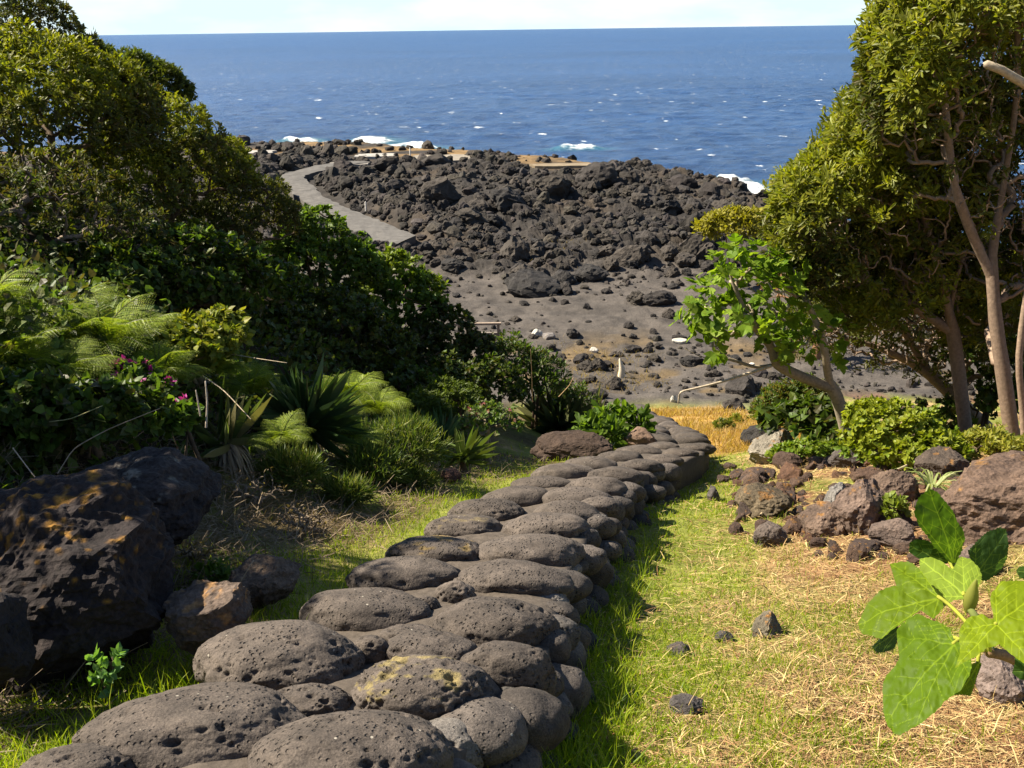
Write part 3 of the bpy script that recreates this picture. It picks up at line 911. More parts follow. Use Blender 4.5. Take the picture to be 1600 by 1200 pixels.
shrub('leafy_shrub', 'dark ivy-leaved shrub in shade directly above the ferns', 'shrub',
      [pb(290, 440, 8.6, 120, 72), pb(200, 455, 8.0, 80, 60), pb(385, 455, 9.2, 70, 60)], seed=9, n=760, k=12, L=.058, tmpl=IVY, cols=DEEP + MID, group=HG)
shrub('leafy_shrub', 'very dark shrub in the middle of the shaded slope, above the spiky yucca', 'shrub',
      [pb(510, 530, 10.6, 90, 76), pb(440, 540, 9.8, 60, 60), pb(585, 560, 11.0, 66, 60)], seed=10, n=760, k=12, L=.058, tmpl=IVY, cols=DEEP, group=HG)
shrub('leafy_shrub', 'dry-stalked shrub on the slope edge beside the wooden rail', 'shrub',
      [pb(690, 525, 13.0, 48, 52), pb(735, 560, 13, 44, 40), pb(655, 560, 12.4, 60, 50)], seed=12, n=600, k=12, L=.056, tmpl=IVY, cols=DEEP + [(.10, .085, .04)], wood=(.26, .18, .10), nb=150, group=HG)
shrub('leafy_shrub', 'dark rounded shrub at the foot of the slope behind the small yuccas', 'shrub',
      [pb(700, 610, 11.4, 70, 48), pb(770, 605, 12.2, 52, 42), pb(630, 620, 10.4, 60, 46)], seed=13, n=600, k=12, L=.055, tmpl=IVY, cols=DEEP + MID[:1], group=HG)
shrub('heath_bush', 'low soft olive-green bush between the small yucca and the dark slope', 'shrub',
      [pb(700, 625, 9.9, 52, 26), pb(665, 640, 9.6, 40, 22)], seed=14, n=330, k=16, L=.05, tmpl=ELL, cols=[(.07, .10, .014), (.09, .12, .016)], group=HG)
shrub('leafy_shrub', 'small leafy shrub with upright leaves at the far tip of the slope', 'shrub',
      [pb(835, 600, 13.4, 52, 44), pb(790, 575, 13.4, 46, 44), pb(885, 635, 13.8, 46, 32)], seed=15, n=420, k=11, L=.08, tmpl=OBO, cols=MID + DEEP, group=HG)
shrub('leafy_plant', 'big-leaved green plant where the slope meets the stone wall', 'plant',
      [pb(965, 668, 12.6, 40, 20), pb(935, 678, 12.0, 30, 16)], seed=16, n=80, k=9, L=.17, tmpl=OBO, cols=MID, nb=20, mat=M_leaf_big)
shrub('pelargonium', 'magenta flowering plant among the ferns at the left', 'plant',
      [pb(205, 612, 5.6, 55, 34)], seed=17, n=120, k=10, L=.05, tmpl=IVY, cols=MID, nb=40, flowers=(22, .035, [(.42, .03, .24), (.34, .02, .22), (.55, .10, .35)]))
shrub('pelargonium', 'small magenta flower head beside the dead yucca leaves', 'plant',
      [pb(282, 655, 5.2, 26, 22)], seed=18, n=60, k=9, L=.05, tmpl=IVY, cols=MID, nb=20, flowers=(8, .035, [(.42, .03, .24), (.50, .05, .30)]))
shrub('flowering_bush', 'thin straggly bush with tiny pink blooms behind the small yuccas', 'plant',
      [pb(770, 660, 9.4, 52, 30), pb(735, 675, 9.2, 30, 22)], seed=19, n=110, k=9, L=.045, tmpl=IVY, cols=MID + [(.14, .14, .06)], wood=(.25, .2, .13), nb=60, flowers=(26, .022, [(.5, .22, .25), (.4, .12, .16)]))
shrub('leafy_plant', 'yellow-leaved creeper glowing in the sun right of the ferns', 'plant',
      [pb(300, 545, 6.6, 70, 40), pb(345, 520, 6.8, 40, 32)], seed=20, n=260, k=11, L=.05, tmpl=IVY, cols=[(.16, .18, .02), (.22, .21, .025), (.10, .14, .02)], wood=(.3, .22, .13), nb=80)
shrub('leafy_plant', 'shaded round-leaved plant below the magenta flowers', 'plant',
      [pb(130, 650, 4.9, 110, 46), pb(20, 640, 4.7, 80, 50)], seed=21, n=330, k=9, L=.055, tmpl=IVY, cols=MID + DEEP, nb=80)
shrub('grassy_bush', 'pale fine-leaved mound of grass and stems left of the small yuccas', 'plant',
      [pb(620, 705, 7.0, 70, 40), pb(580, 735, 6.6, 50, 30)], seed=22, n=300, k=14, L=.085, tmpl=BLADE, cols=[(.09, .13, .02), (.15, .16, .04), (.06, .10, .02)], Wf=.1, nb=50, wood=(.22, .17, .09))

shrub('evergreen_shrub', 'unseen evergreen shrub added out of view on the left bank to shade the black boulders', 'shrub', [(np.array([-3.85, 4.75, .0]), np.array([.85, .55, .98])), (np.array([-4.1, 4.0, .2]), np.array([.95, .75, .9]))], seed=29, n=900, k=14, L=.08, cols=OLIVE, top=YGREEN)  # out-of-view shrub added to cast shade over the left boulders and soil

for k_, (u_, v_, a_, b_, n_, kind, lab_) in enumerate([(455, 742, 42, 26, 150, 0, 'pale grassy clump at the edge of the shade below the large yucca'), (540, 772, 30, 16, 90, 0, 'low grassy tuft at the left edge of the sunlit strip beside the wall'),
        (390, 765, 50, 28, 150, 1, 'tangle of dead grey twigs beside the withered yucca leaves'), (470, 815, 46, 22, 130, 1, 'flat tangle of dry twigs in the shaded soil above the rough rock'), (300, 868, 42, 20, 110, 1, 'dead twig tangle between the black boulder and the brown-topped rock'),
        (335, 905, 26, 18, 26, 2, 'small leafy sprig left of the tan-flecked rock'), (640, 752, 36, 14, 90, 0, 'short grass clump under the star-shaped yucca')]):
    yq = G(u_, v_ + b_ * .8)[1]
    if kind == 1: shrub('dead_twigs', lab_, 'twigs', [pb(u_, v_, yq, a_, b_)], seed=500 + k_, n=n_, k=1, L=.03, tmpl=ELL, cols=[(.14, .10, .06)], wood=(.20, .155, .11), nb=n_, tip=.0022, flat_bottom=-.9)
    elif kind == 0: shrub('grassy_bush', lab_, 'plant', [pb(u_, v_, yq, a_, b_)], seed=500 + k_, n=n_, k=12, L=.08, tmpl=BLADE, cols=[(.09, .13, .02), (.16, .16, .045), (.06, .10, .02)], Wf=.09, nb=20, wood=(.2, .15, .08))
    else: shrub('leafy_plant', lab_, 'plant', [pb(u_, v_, yq, a_, b_)], seed=500 + k_, n=n_, k=7, L=.04, tmpl=OBO, cols=MID, nb=14)

# ---- ferns
def frond_mesh(seed, length):
    r = np.random.default_rng(seed); mb = MB()
    n = 60; s_ = np.linspace(0, 1, n); sp = np.stack([s_ * .86, .04 * np.sin(s_ * 3 + seed), .62 * s_ - .58 * s_ ** 2.2], 1) * length
    tube(mb, sp, np.linspace(.006, .0015, n), 4, (.12, .13, .03))
    tg = nrm(np.gradient(sp, axis=0))
    B = []; D = []; Ls = []; Nn = []
    for i in range(8, n, 3):
        for sd in (-1, 1):
            pl = length * .42 * math.sin(min(1, (1 - s_[i]) * 1.15) * 1.5) ** .85
            if pl < .01: continue
            side = np.array([0, sd, 0]); pd = nrm(side * .9 + tg[i] * .55 + np.array([0, 0, -.12 + r.normal() * .08]))
            m = max(4, int(pl / .013)); q = np.linspace(.06, 1, m)
            cen = sp[i] + pd * pl * q[:, None] - np.array([0, 0, 1]) * (pl * .22 * q ** 2)[:, None]
            for s2 in (-1, 1):
                d2 = nrm(pd * .75 + tg[i] * s2 * .8)
                B.append(cen); D.append(np.repeat(d2[None], m, 0)); Ls.append(.027 * (1 - .72 * q) * (pl / (length * .3)) ** .5 + .003)
                Nn.append(np.repeat(nrm(np.cross(pd, tg[i]) * sd * -1 + r.normal(size=3) * .2)[None], m, 0))
    B = np.concatenate(B); C = palette(len(B), [(.20, .26, .025), (.27, .31, .035), (.14, .20, .02)], r)
    leaves(mb, ELL, B, np.concatenate(D), np.concatenate(Nn), np.concatenate(Ls), C)
    o = mb.build('frond', M_leaf); me = o.data; bpy.data.objects.remove(o); return me


FRONDS = [frond_mesh(i, .62) for i in range(4)]


def fern(label, u, v, y, n, size, seed, group='bracken ferns on the left bank'):
    r = np.random.default_rng(seed); c = P(u, v, y); c[2] = max(gz(c[0], c[1]) + .02, c[2] - .12)
    root = thing('fern', label, 'fern', c, group)
    for q in range(n):
        o = bpy.data.objects.new('frond', FRONDS[int(r.integers(0, 4))]); col.objects.link(o); o.parent = root
        a = q / n * 2 * math.pi + r.uniform(-.3, .3); s_ = size * r.uniform(.75, 1.2)
        o.rotation_euler = (0, r.uniform(-.75, .1), a); o.scale = (s_, s_, s_)


FP = [(55, 505, 5.9, 1.05, 'bright bracken fern at the left edge of the photo, in full sun'), (110, 480, 6.4, 1.0, 'bright fern with an arching frond under the bare-stemmed brown shrub'),
      (160, 520, 6.0, 1.1, 'sunlit fern at the middle of the fern bank'), (215, 510, 6.6, .95, 'fern with flat spreading fronds left of the yellow creeper'),
      (20, 560, 5.3, 1.0, 'half-shaded fern low at the left edge of the photo'), (95, 565, 5.4, .9, 'half-shaded fern left of the magenta flowers'),
      (250, 565, 5.9, .8, 'fern directly above the magenta flowers'), (390, 590, 6.6, .8, 'fern just left of the large spiky yucca'),
      (545, 600, 7.6, .85, 'shaded fern behind the right side of the large yucca'), (590, 625, 8.0, .8, 'shaded fern between the large yucca and the small ones'),
      (440, 660, 5.8, .55, 'small drooping fern between the dead yucca and the large one'), (545, 665, 6.8, .75, 'fern at the right-hand foot of the large yucca'),
      (-30, 480, 5.6, 1.1, 'fern cut off by the left edge of the photo, uppermost'), (330, 560, 6.6, .75, 'fern under the bare pale stems left of the yucca'), (640, 655, 8.6, .6, 'small fern left of the upright small yucca')]
for k, (u, v, y, s_, lab) in enumerate(FP): fern(lab, u, v, y, 22, s_ * .68, 300 + k)


# ---- yuccas
def yucca(label, u, v, y, L, n, seed, cols=((.035, .07, .02), (.055, .10, .03)), wid=.022, tilt=(0, 0), dead=0, stem=.1, lo=-.15, dx=0):
    r = np.random.default_rng(seed); ys_ = np.arange(y * .8, y * 1.6, .02); q_ = ray(u, v)[None] / ray(u, v)[1] * ys_[:, None]; hit_ = q_[:, 2] - ground(q_[:, 0], q_[:, 1]) < stem + .06
    c = q_[int(np.argmax(hit_))] if hit_.any() else P(u, v, y)
    L = L * c[1] / y; g_ = gz(c[0], c[1]); base = np.array([c[0], c[1], min(g_, c[2])])
    hgt = max(c[2] - base[2], stem); root = thing('yucca', label, 'yucca', base)
    cc_ = base + np.array([0, 0, hgt])
    mb = MB(); tube(mb, np.array([base - [0, 0, .05], base * .5 + cc_ * .5 + [.01, 0, 0], cc_]), [.05, .045, .03], 8, (.14, .10, .06)); mb.build('stem', M_bark, root, True, base)
    el = np.arcsin(r.uniform(lo, 1, n)) ; az_ = r.uniform(0, 2 * np.pi, n)
    D = np.stack([np.cos(el) * np.cos(az_) + tilt[0], np.cos(el) * np.sin(az_) + tilt[1], np.sin(el)], 1)
    Nn = np.array([0, 0, 1.]) + .3 * rdir(n, 0, r)
    Ls = L * r.uniform(.75, 1.1, n)
    mb = MB(); leaves(mb, STRAP, np.repeat(cc_[None], n, 0) + r.normal(size=(n, 3)) * .02, D, Nn, Ls, palette(n, cols, r), W=wid * r.uniform(.8, 1.2, n), bend=.35)
    mb.build('leaf_rosette', M_leaf_glossy, root, loc=base)
    if dead:
        mb = MB()
        for q in range(dead):
            a = r.uniform(0, 2 * math.pi); l_ = L * r.uniform(.6, 1.1); d = np.array([math.cos(a), math.sin(a), 0])
            p0 = cc_ - [0, 0, r.uniform(0, .1)]; pts = bez(p0, p0 + d * l_ * .35 + [0, 0, .03], p0 + d * l_ * r.uniform(.3, .5) - [0, 0, l_ * r.uniform(.4, .8)], 7)
            w_ = .011; X_ = np.array([-d[1], d[0], 0]); V = []
            for i, q_ in enumerate(pts): V += [q_ - X_ * w_ * (1 - i / 7.5), q_ + X_ * w_ * (1 - i / 7.5)]
            mb.add(V, np.array([(2 * i, 2 * i + 1, 2 * i + 3, 2 * i + 2) for i in range(6)]), palette(1, [(.30, .24, .16), (.20, .15, .10), (.24, .20, .15)], r)[0])
        mb.build('dead_leaves', M_straw, root, loc=base)
    return root


yucca('large dark spiky yucca with long stiff leaves, tallest on the bank', 478, 662, 6.3, .43, 170, 401, cols=((.028, .055, .018), (.05, .085, .03)), dead=14, wid=.013, lo=-.4, stem=.2)
yucca('half-dead yucca with withered leaves hanging over the black boulder', 352, 690, 4.75, .32, 24, 402, cols=((.10, .13, .04), (.22, .20, .10), (.06, .09, .03)), dead=150, wid=.013, stem=.1, lo=.05)
yucca('small upright bluish yucca at the edge of the sunlit grass', 690, 690, 8.4, .34, 46, 403, cols=((.06, .11, .06), (.09, .15, .08)), wid=.018, lo=.2)
yucca('small star-shaped yucca lying close to the grass', 724, 712, 7.9, .30, 44, 404, cols=((.12, .15, .04), (.09, .13, .035)), wid=.014, lo=-.05)
yucca('wide dark yucca clump with sunlit grassy tips, above the stone wall', 872, 668, 11.2, .58, 170, 405, cols=((.05, .075, .03), (.14, .14, .06), (.04, .07, .03)), dead=20, wid=.015, lo=-.2)
yucca('narrow-leaved yucca at the right end of the slope, next to the broad-leaved plant', 925, 664, 11.8, .5, 60, 406, cols=((.06, .08, .05), (.10, .11, .07)), wid=.018, lo=0)

# ---- boulders and rocks on the left
ORANGE = (.21, .105, .016)
B1 = P(95, 905, 3.0); rock('boulder', 'huge black boulder crusted with orange lichen at the left edge', 'boulder', B1 + [-.06, .12, -.05], (.41, .40, .33), 21, (.024, .018, .017), 6, 1.0, rot=.4, lichen=ORANGE, amount=.03, alt=(.034, .026, .024), ls=9)
B2 = P(222, 800, 3.9); rock('boulder', 'rounded black boulder with a grey lichen patch under the dead yucca', 'boulder', B2 + [0, .1, 0], (.30, .34, .22), 22, (.022, .018, .018), 6, .8, rot=.2, lichen=(.13, .12, .10), amount=-.04, alt=(.034, .027, .025), ls=4)
rock('rock', 'brown-topped angular rock wedged against the big pitted wall stone', 'rock', P(322, 975, 2.95) + [0, .06, -.01], (.155, .13, .13), 23, (.095, .07, .055), 5, 1.0, rot=.3, lichen=(.25, .14, .06), amount=.1)
rock('rock', 'rough tan-flecked rock in the grass left of the wall', 'rock', P(410, 905, 3.7), (.155, .12, .105), 24, (.10, .07, .05), 5, 1.0, rot=1.0, lichen=(.22, .15, .09), amount=.06)
rock('rock', 'dark rock at the far left bottom behind the weeds', 'rock', P(-20, 1000, 2.6), (.16, .14, .13), 25, (.02, .016, .015), 5)
rock('rock', 'brown earthy rock under the dark yucca clump, by the wall', 'rock', P(890, 700, 10.3), (.42, .3, .17), 26, (.05, .033, .024), 5, .8)
rock('rock', 'reddish domed rock beside the broad-leaved plant at the wall', 'rock', P(995, 690, 11.9), (.24, .2, .17), 27, (.13, .085, .06), 4, .8)
rock('rock', 'small reddish stone in the grass under the pale grassy mound', 'rock', P(700, 742, 7.4), (.10, .08, .05), 28, (.10, .05, .035), 4)

# ---- rock pile and boulders on the right
rock('boulder', 'broad brown boulder with an orange moss patch at the right edge', 'boulder', G(1570, 850) + [.25, .35, -.02], (.70, .52, .36), 31, (.10, .066, .048), 6, .85, rot=.2, lichen=(.26, .13, .03), amount=-.02)
PILE = [(1215, 708, 44, 26, 'pale lichened ledge rock at the far left end of the rock heap', (.17, .15, .12)), (1345, 805, 46, 42, 'angular rock with a black shaded face in the middle of the heap', (.10, .07, .055)),
        (1312, 800, 30, 36, 'grey flat-faced rock leaning on the angular one', (.14, .13, .12)), (1290, 822, 42, 26, 'rounded brown rock below the grey flat-faced one', (.11, .075, .055)),
        (1400, 770, 34, 30, 'brown rock with dark right side near the drooping pale-leaved plant', (.11, .075, .055)), (1200, 790, 46, 24, 'mossy brown rock at the left of the heap', (.085, .065, .04)),
        (1205, 843, 28, 18, 'low dark rock alone on the straw', (.09, .07, .058)), (1115, 775, 13, 12, 'small dark stone on the bright grass left of the heap', (.07, .06, .055)),
        (1200, 983, 26, 20, 'squared mossy stone alone on the lower straw', (.10, .085, .06)), (1133, 998, 14, 8, 'tiny black stone beside the squared mossy one', (.05, .045, .042)),
        (1400, 845, 36, 22, 'brown rock on straw just left of the top fig leaf', (.11, .08, .065)), (1480, 735, 40, 26, 'dark rock with ochre moss behind the drooping pale-leaved plant', (.06, .045, .035)),
        (1575, 1075, 40, 40, 'purplish grey rock under the fig leaves at the right edge', (.15, .115, .10)), (1325, 720, 26, 20, 'dark rock at the front edge of the yellow-green weeds', (.06, .05, .045)),
        (1060, 1020, 20, 10, 'flat dark stone half buried in the straw right of the wall', (.06, .05, .045)), (1075, 1110, 26, 10, 'black stone fragment in the straw at the bottom', (.055, .048, .045)),
        (1455, 712, 30, 18, 'brown rock under the leafy weeds', (.08, .06, .045)), (1535, 885, 34, 24, 'brown rock against the foot of the broad boulder, behind the leaves', (.11, .08, .065))]
for k, (u, v, a, h_, lab, base) in enumerate(PILE):
    c = G(u, v + h_ * .6); d = np.linalg.norm(c) / FPX
    rock('rock', lab, 'rock', c + [0, a * d * .5, h_ * d * .45], (a * d, a * d * .85, h_ * d * 1.1), 60 + k, base, 5 if a > 24 else 4, 1.0, rot=rng.uniform(0, 6), lichen=(.20, .10, .03) if k in (0, 1, 3, 5, 8, 11) else None, amount=-.02)
PR = [rock_shape(120 + i, 4, 1.05) for i in range(6)]
PRM = []
for i, (v, f) in enumerate(PR):
    mb = MB(); mb.add(v, f, rock_cols(v, [(.10, .062, .044), (.078, .05, .038), (.11, .072, .052), (.06, .042, .035), (.11, .06, .038), (.08, .055, .044)][i], i, (.22, .11, .03), -.08))
    o = mb.build('rock', M_boulder); PRM.append(o.data); bpy.data.objects.remove(o)
k = 0
while k < 175:
    u = rng.uniform(1130, 1500); v = rng.uniform(700, 880)
    lo = 705 + max(0, (1180 - u)) * .5
    hi = 835 + .12 * (u - 1150) + (25 if u > 1250 else 0)
    if not (lo < v < hi): continue
    c = G(u, v); s_ = np.linalg.norm(c) / FPX * rng.choice([6.5, 9.5, 13.5, 19], p=[.36, .32, .21, .11])
    o = bpy.data.objects.new('rock', PRM[int(rng.integers(0, 6))]); col.objects.link(o)
    o.location = c + [0, 0, s_ * .32]; o.scale = (s_ * rng.uniform(.8, 1.25), s_ * rng.uniform(.8, 1.2), s_ * rng.uniform(.65, 1.05)); o.rotation_euler = (rng.uniform(-.4, .4), rng.uniform(-.4, .4), rng.uniform(0, 6.3))
    tag(o, 'brown volcanic rock of the loose heap between straw and weeds on the right', 'rock', 'rocks of the loose heap on the right'); k += 1

# ---- right-hand shrubs and weeds
RG = 'bushes and weeds on the right'
shrub('leafy_shrub', 'rounded yellow-topped shrub on bare brown stems in front of the surf', 'shrub', [pb(1150, 355, 42, 48, 24), pb(1118, 362, 42, 24, 18), pb(1185, 354, 42, 24, 20)], seed=41, n=420, k=14, L=.24, cols=[(.22, .20, .02), (.16, .16, .025), (.12, .10, .03)], top=[(.28, .25, .02)], nb=110, wood=(.20, .11, .06), flat_bottom=-.1)
shrub('twiggy_bush', 'leafless orange-brown twiggy bush behind the fig tree', 'shrub', [pb(1285, 480, 32, 70, 62), pb(1235, 450, 32, 50, 55)], seed=42, n=420, k=2, L=.1, tmpl=ELL, cols=[(.22, .12, .05)], nb=380, wood=(.22, .12, .06), tip=.009)
shrub('heath_bush', 'dark green and rust heath bush at the edge of the golden grass', 'shrub', [pb(1225, 640, 12.5, 46, 38), pb(1265, 620, 12.6, 34, 26)], seed=43, n=360, k=13, L=.07, tmpl=ELL, cols=[(.05, .09, .014), (.08, .12, .015), (.14, .10, .02)], group=RG)
shrub('leafy_shrub', 'dark broad-leaved shrub below the leaning fig trunk', 'shrub', [pb(1260, 660, 11.6, 60, 30), pb(1310, 690, 11.2, 50, 26)], seed=44, n=200, k=9, L=.11, tmpl=IVY, cols=MID + DEEP, group=RG)
shrub('weed_clump', 'bright yellow-green weed clump between the fig trunk and the slim trunk', 'weeds', [pb(1400, 690, 8.7, 75, 50), pb(1360, 660, 8.8, 40, 30), pb(1450, 715, 8.4, 55, 36)], seed=45, n=700, k=11, L=.05, tmpl=IVY, cols=[(.13, .21, .018), (.22, .25, .02), (.09, .15, .015)], top=[(.24, .26, .02)], group=RG)
shrub('weed_clump', 'low light-green weeds spreading behind the rock heap', 'weeds', [pb(1270, 712, 10.8, 62, 16), pb(1330, 706, 10.6, 40, 16), pb(1215, 705, 11.4, 20, 10)], seed=46, n=330, k=10, L=.05, tmpl=IVY, cols=[(.12, .19, .02), (.16, .20, .02)], group=RG, base=[G(1280, 722)[0], G(1280, 722)[1], G(1280, 722)[2]])
shrub('weed_clump', 'leafy yellow-green bush at the foot of the right-hand trunks', 'weeds', [pb(1545, 715, 8.6, 60, 34), pb(1590, 725, 8.4, 40, 30)], seed=47, n=330, k=11, L=.06, tmpl=OBO, cols=[(.11, .16, .02), (.18, .19, .02), (.08, .12, .02)], top=[(.26, .24, .03)], group=RG)
shrub('leafy_shrub', 'shaded green bush between the slim trunk and the pale trunks', 'shrub', [pb(1540, 560, 12.5, 70, 46), pb(1470, 660, 12.2, 40, 34), pb(1590, 620, 12, 50, 60)], seed=48, n=330, k=11, L=.08, tmpl=IVY, cols=MID + DEEP, group=RG)
shrub('weed_clump', 'small sprig of weeds among the rocks left of the top fig leaf', 'weeds', [pb(1395, 800, G(1395, 822)[1], 18, 22)], seed=49, n=40, k=9, L=.035, tmpl=IVY, cols=[(.16, .2, .03)], nb=16)
shrub('weed_clump', 'bright rosette weed at the lower left below the black boulder', 'weeds', [pb(42, 1052, G(42, 1072)[1], 30, 18)], seed=50, n=26, k=9, L=.045, tmpl=ELL, cols=[(.10, .2, .03), (.14, .24, .04)], nb=10)
shrub('weed_clump', 'little round-leaved weed beside the lowest wall stone', 'weeds', [pb(172, 1081, G(172, 1092)[1], 20, 9)], seed=51, n=40, k=8, L=.028, tmpl=IVY, cols=[(.14, .26, .07)], nb=8)
shrub('weed_clump', 'clover-like weed touching the wall stones on the right side', 'weeds', [pb(872, 1092, G(872, 1104)[1], 14, 11)], seed=52, n=14, k=7, L=.022, tmpl=IVY, cols=[(.14, .24, .05)], nb=8)
shrub('golden_tuft', 'small round green bush in the golden grass', 'plant', [pb(1133, 668, G(1133, 678)[1], 15, 12)], seed=53, n=60, k=10, L=.06, tmpl=ELL, cols=[(.10, .12, .015)], nb=14)
shrub('golden_tuft', 'yellow-green tuft right of the round bush in the golden grass', 'plant', [pb(1152, 658, G(1152, 665)[1], 9, 8)], seed=54, n=40, k=10, L=.06, tmpl=ELL, cols=[(.18, .19, .015)], nb=10)
c = G(1455, 772); r = np.random.default_rng(5)
root = thing('spider_plant', 'pale drooping strap-leaved plant among the rocks above the top fig leaf', 'plant', c)
mb = MB(); kk = 46; a_ = r.uniform(0, 6.3, kk)
for q in range(kk):
    d = np.array([math.cos(a_[q]), math.sin(a_[q]), 0]); l_ = r.uniform(.16, .34)
    pts = bez(c, c + d * l_ * .4 + [0, 0, l_ * .85], c + d * l_ * .95 + [0, 0, l_ * r.uniform(-.1, .4)], 7); X_ = np.array([-d[1], d[0], 0]); V = []
    for i, q_ in enumerate(pts): V += [q_ - X_ * .011 * (1 - i / 7), q_ + X_ * .011 * (1 - i / 7)]
    mb.add(V, np.array([(2 * i, 2 * i + 1, 2 * i + 3, 2 * i + 2) for i in range(6)]), palette(1, [(.25, .29, .10), (.34, .36, .16), (.18, .24, .06)], r)[0])
mb.build('leaf_rosette', M_leaf, root, loc=c)

# ---- the evergreen trees on the right
def gp(u, v, y):
    q = P(u, v, y); return np.array([q[0], q[1], gz(q[0], q[1])])


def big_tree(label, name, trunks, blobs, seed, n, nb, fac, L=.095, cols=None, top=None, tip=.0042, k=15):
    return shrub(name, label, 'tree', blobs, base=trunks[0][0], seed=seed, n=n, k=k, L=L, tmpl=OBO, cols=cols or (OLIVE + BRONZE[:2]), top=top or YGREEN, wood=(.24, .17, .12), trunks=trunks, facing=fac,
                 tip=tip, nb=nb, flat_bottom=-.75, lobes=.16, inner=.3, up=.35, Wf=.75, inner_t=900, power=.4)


def lit_side(keep):
    def fn(q, d, r):
        # leaves crowd on the windward, sunny and upper side; the shaded underside stays bare
        w_ = d @ np.array(S) + .25 * d[:, 2]
        pr = keep + (1 - keep) * np.maximum(ss(-.3, .2, w_), .9 * ss(-.05, .25, d[:, 1]))
        lee = (d[:, 0] > -.25) & (d[:, 1] < .05) & (d[:, 2] < .75)
        w = q @ F; u_ = 800 + FPX * (q @ R) / w; v_ = 600 - FPX * (q @ U) / w
        edge = np.interp(v_, [-400, 0, 100, 150, 190, 270, 310, 370, 420, 520], [1400, 1385, 1370, 1350, 1290, 1220, 1210, 1230, 1260, 1340])
        hollow = (u_ - edge > 120 + 60 * vn(q[:, 0] * 2, q[:, 1] * 2, q[:, 2] * 2, 5)) & (v_ > 40) & (q[:, 1] < 10.45)      # bare twiggy hollow under the shell
        pr = np.where(hollow, pr * .10, np.where(lee, pr * .5, pr))
        return r.random(len(q)) < pr
    return fn


def limb(start, px, y):
    pts = np.array([start] + [P(u, v, yy_) for (u, v), yy_ in zip(px, y)]); t_ = np.linspace(0, len(pts) - 1, len(pts) * 3 - 2)
    i_ = np.minimum(t_.astype(int), len(pts) - 2); f_ = (t_ - i_)[:, None]; out = pts[i_] * (1 - f_) + pts[i_ + 1] * f_
    out[1:-1] = (out[:-2] + 2 * out[1:-1] + out[2:]) / 4
    return list(out)


def trunk(px, y):
    pts = [gp(px[0][0], px[0][1], y[0])] + [P(u, v, yy_) for (u, v), yy_ in zip(px[1:], y[1:])]
    pts[0][2] = min(pts[0][2], P(px[0][0], px[0][1], y[0])[2]) - .05
    pts = np.array(pts); t_ = np.linspace(0, len(pts) - 1, len(pts) * 3 - 2); i_ = np.minimum(t_.astype(int), len(pts) - 2); f_ = (t_ - i_)[:, None]
    out = pts[i_] * (1 - f_) + pts[i_ + 1] * f_
    out[1:-1] = (out[:-2] + 2 * out[1:-1] + out[2:]) / 4
    return list(out)


T1 = trunk([(1513, 692), (1500, 600), (1490, 520), (1470, 430), (1440, 330), (1420, 230)], [11, 11, 11, 10.9, 10.8, 10.7])
T1b = limb(T1[6], [(1430, 480), (1370, 445), (1320, 430)], [11, 11, 11])
T1c = limb(T1[7], [(1500, 410), (1535, 340), (1560, 260)], [11, 11, 11.2])
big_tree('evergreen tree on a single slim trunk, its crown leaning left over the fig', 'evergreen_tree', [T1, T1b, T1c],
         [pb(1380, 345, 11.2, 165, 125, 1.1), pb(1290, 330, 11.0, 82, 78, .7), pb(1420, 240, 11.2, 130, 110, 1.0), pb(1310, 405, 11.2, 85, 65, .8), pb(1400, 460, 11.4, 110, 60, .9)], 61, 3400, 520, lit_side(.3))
T2 = trunk([(1592, 742), (1570, 600), (1555, 500), (1548, 400), (1570, 280), (1590, 150), (1590, 40)], [9.6, 9.7, 9.8, 9.9, 10, 10, 10])
T2b = limb(T2[8], [(1520, 370), (1490, 290), (1480, 200), (1470, 90)], [9.9, 9.8, 9.8, 9.8])
T2c = trunk([(1604, 735), (1598, 640), (1590, 560), (1610, 420), (1640, 300)], [9.3, 9.4, 9.4, 9.5, 9.6])
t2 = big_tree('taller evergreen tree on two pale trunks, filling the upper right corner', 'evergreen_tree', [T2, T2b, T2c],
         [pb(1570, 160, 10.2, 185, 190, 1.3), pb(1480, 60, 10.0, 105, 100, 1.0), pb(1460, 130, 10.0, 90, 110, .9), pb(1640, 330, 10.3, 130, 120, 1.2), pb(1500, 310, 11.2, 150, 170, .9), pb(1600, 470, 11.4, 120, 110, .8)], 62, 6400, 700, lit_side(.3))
q = limb(T2c[-1], [(1668, 232), (1640, 160), (1600, 131), (1545, 99)], [9.3, 9.0, 8.9, 8.85]); mb = MB()
tube(mb, np.array(q) + np.random.default_rng(3).normal(size=(len(q), 3)) * .006, np.linspace(.055, .034, len(q)), 9, (.36, .29, .2))
o = mb.build('dead_limb', M_bark, t2, True, np.array(t2.location)); o['label'] = 'bare bleached limb cut off short'
T3 = trunk([(1560, 640), (1450, 580), (1370, 540), (1320, 530), (1270, 520)], [13, 12.8, 12.7, 12.6, 12.5])
T3b = limb(T3[3], [(1420, 530), (1385, 480), (1360, 430)], [12.8, 12.8, 12.8])
big_tree('low sprawling tree with dark crooked limbs behind the slim trunk', 'evergreen_tree', [T3, T3b], [pb(1395, 500, 13, 135, 78, 1.0), pb(1520, 500, 13, 140, 110, 1.0), pb(1310, 500, 13, 70, 50, .8)], 63, 1300, 620, lit_side(.4), tip=.005, cols=OLIVE + BRONZE, top=OLIVE, k=9)

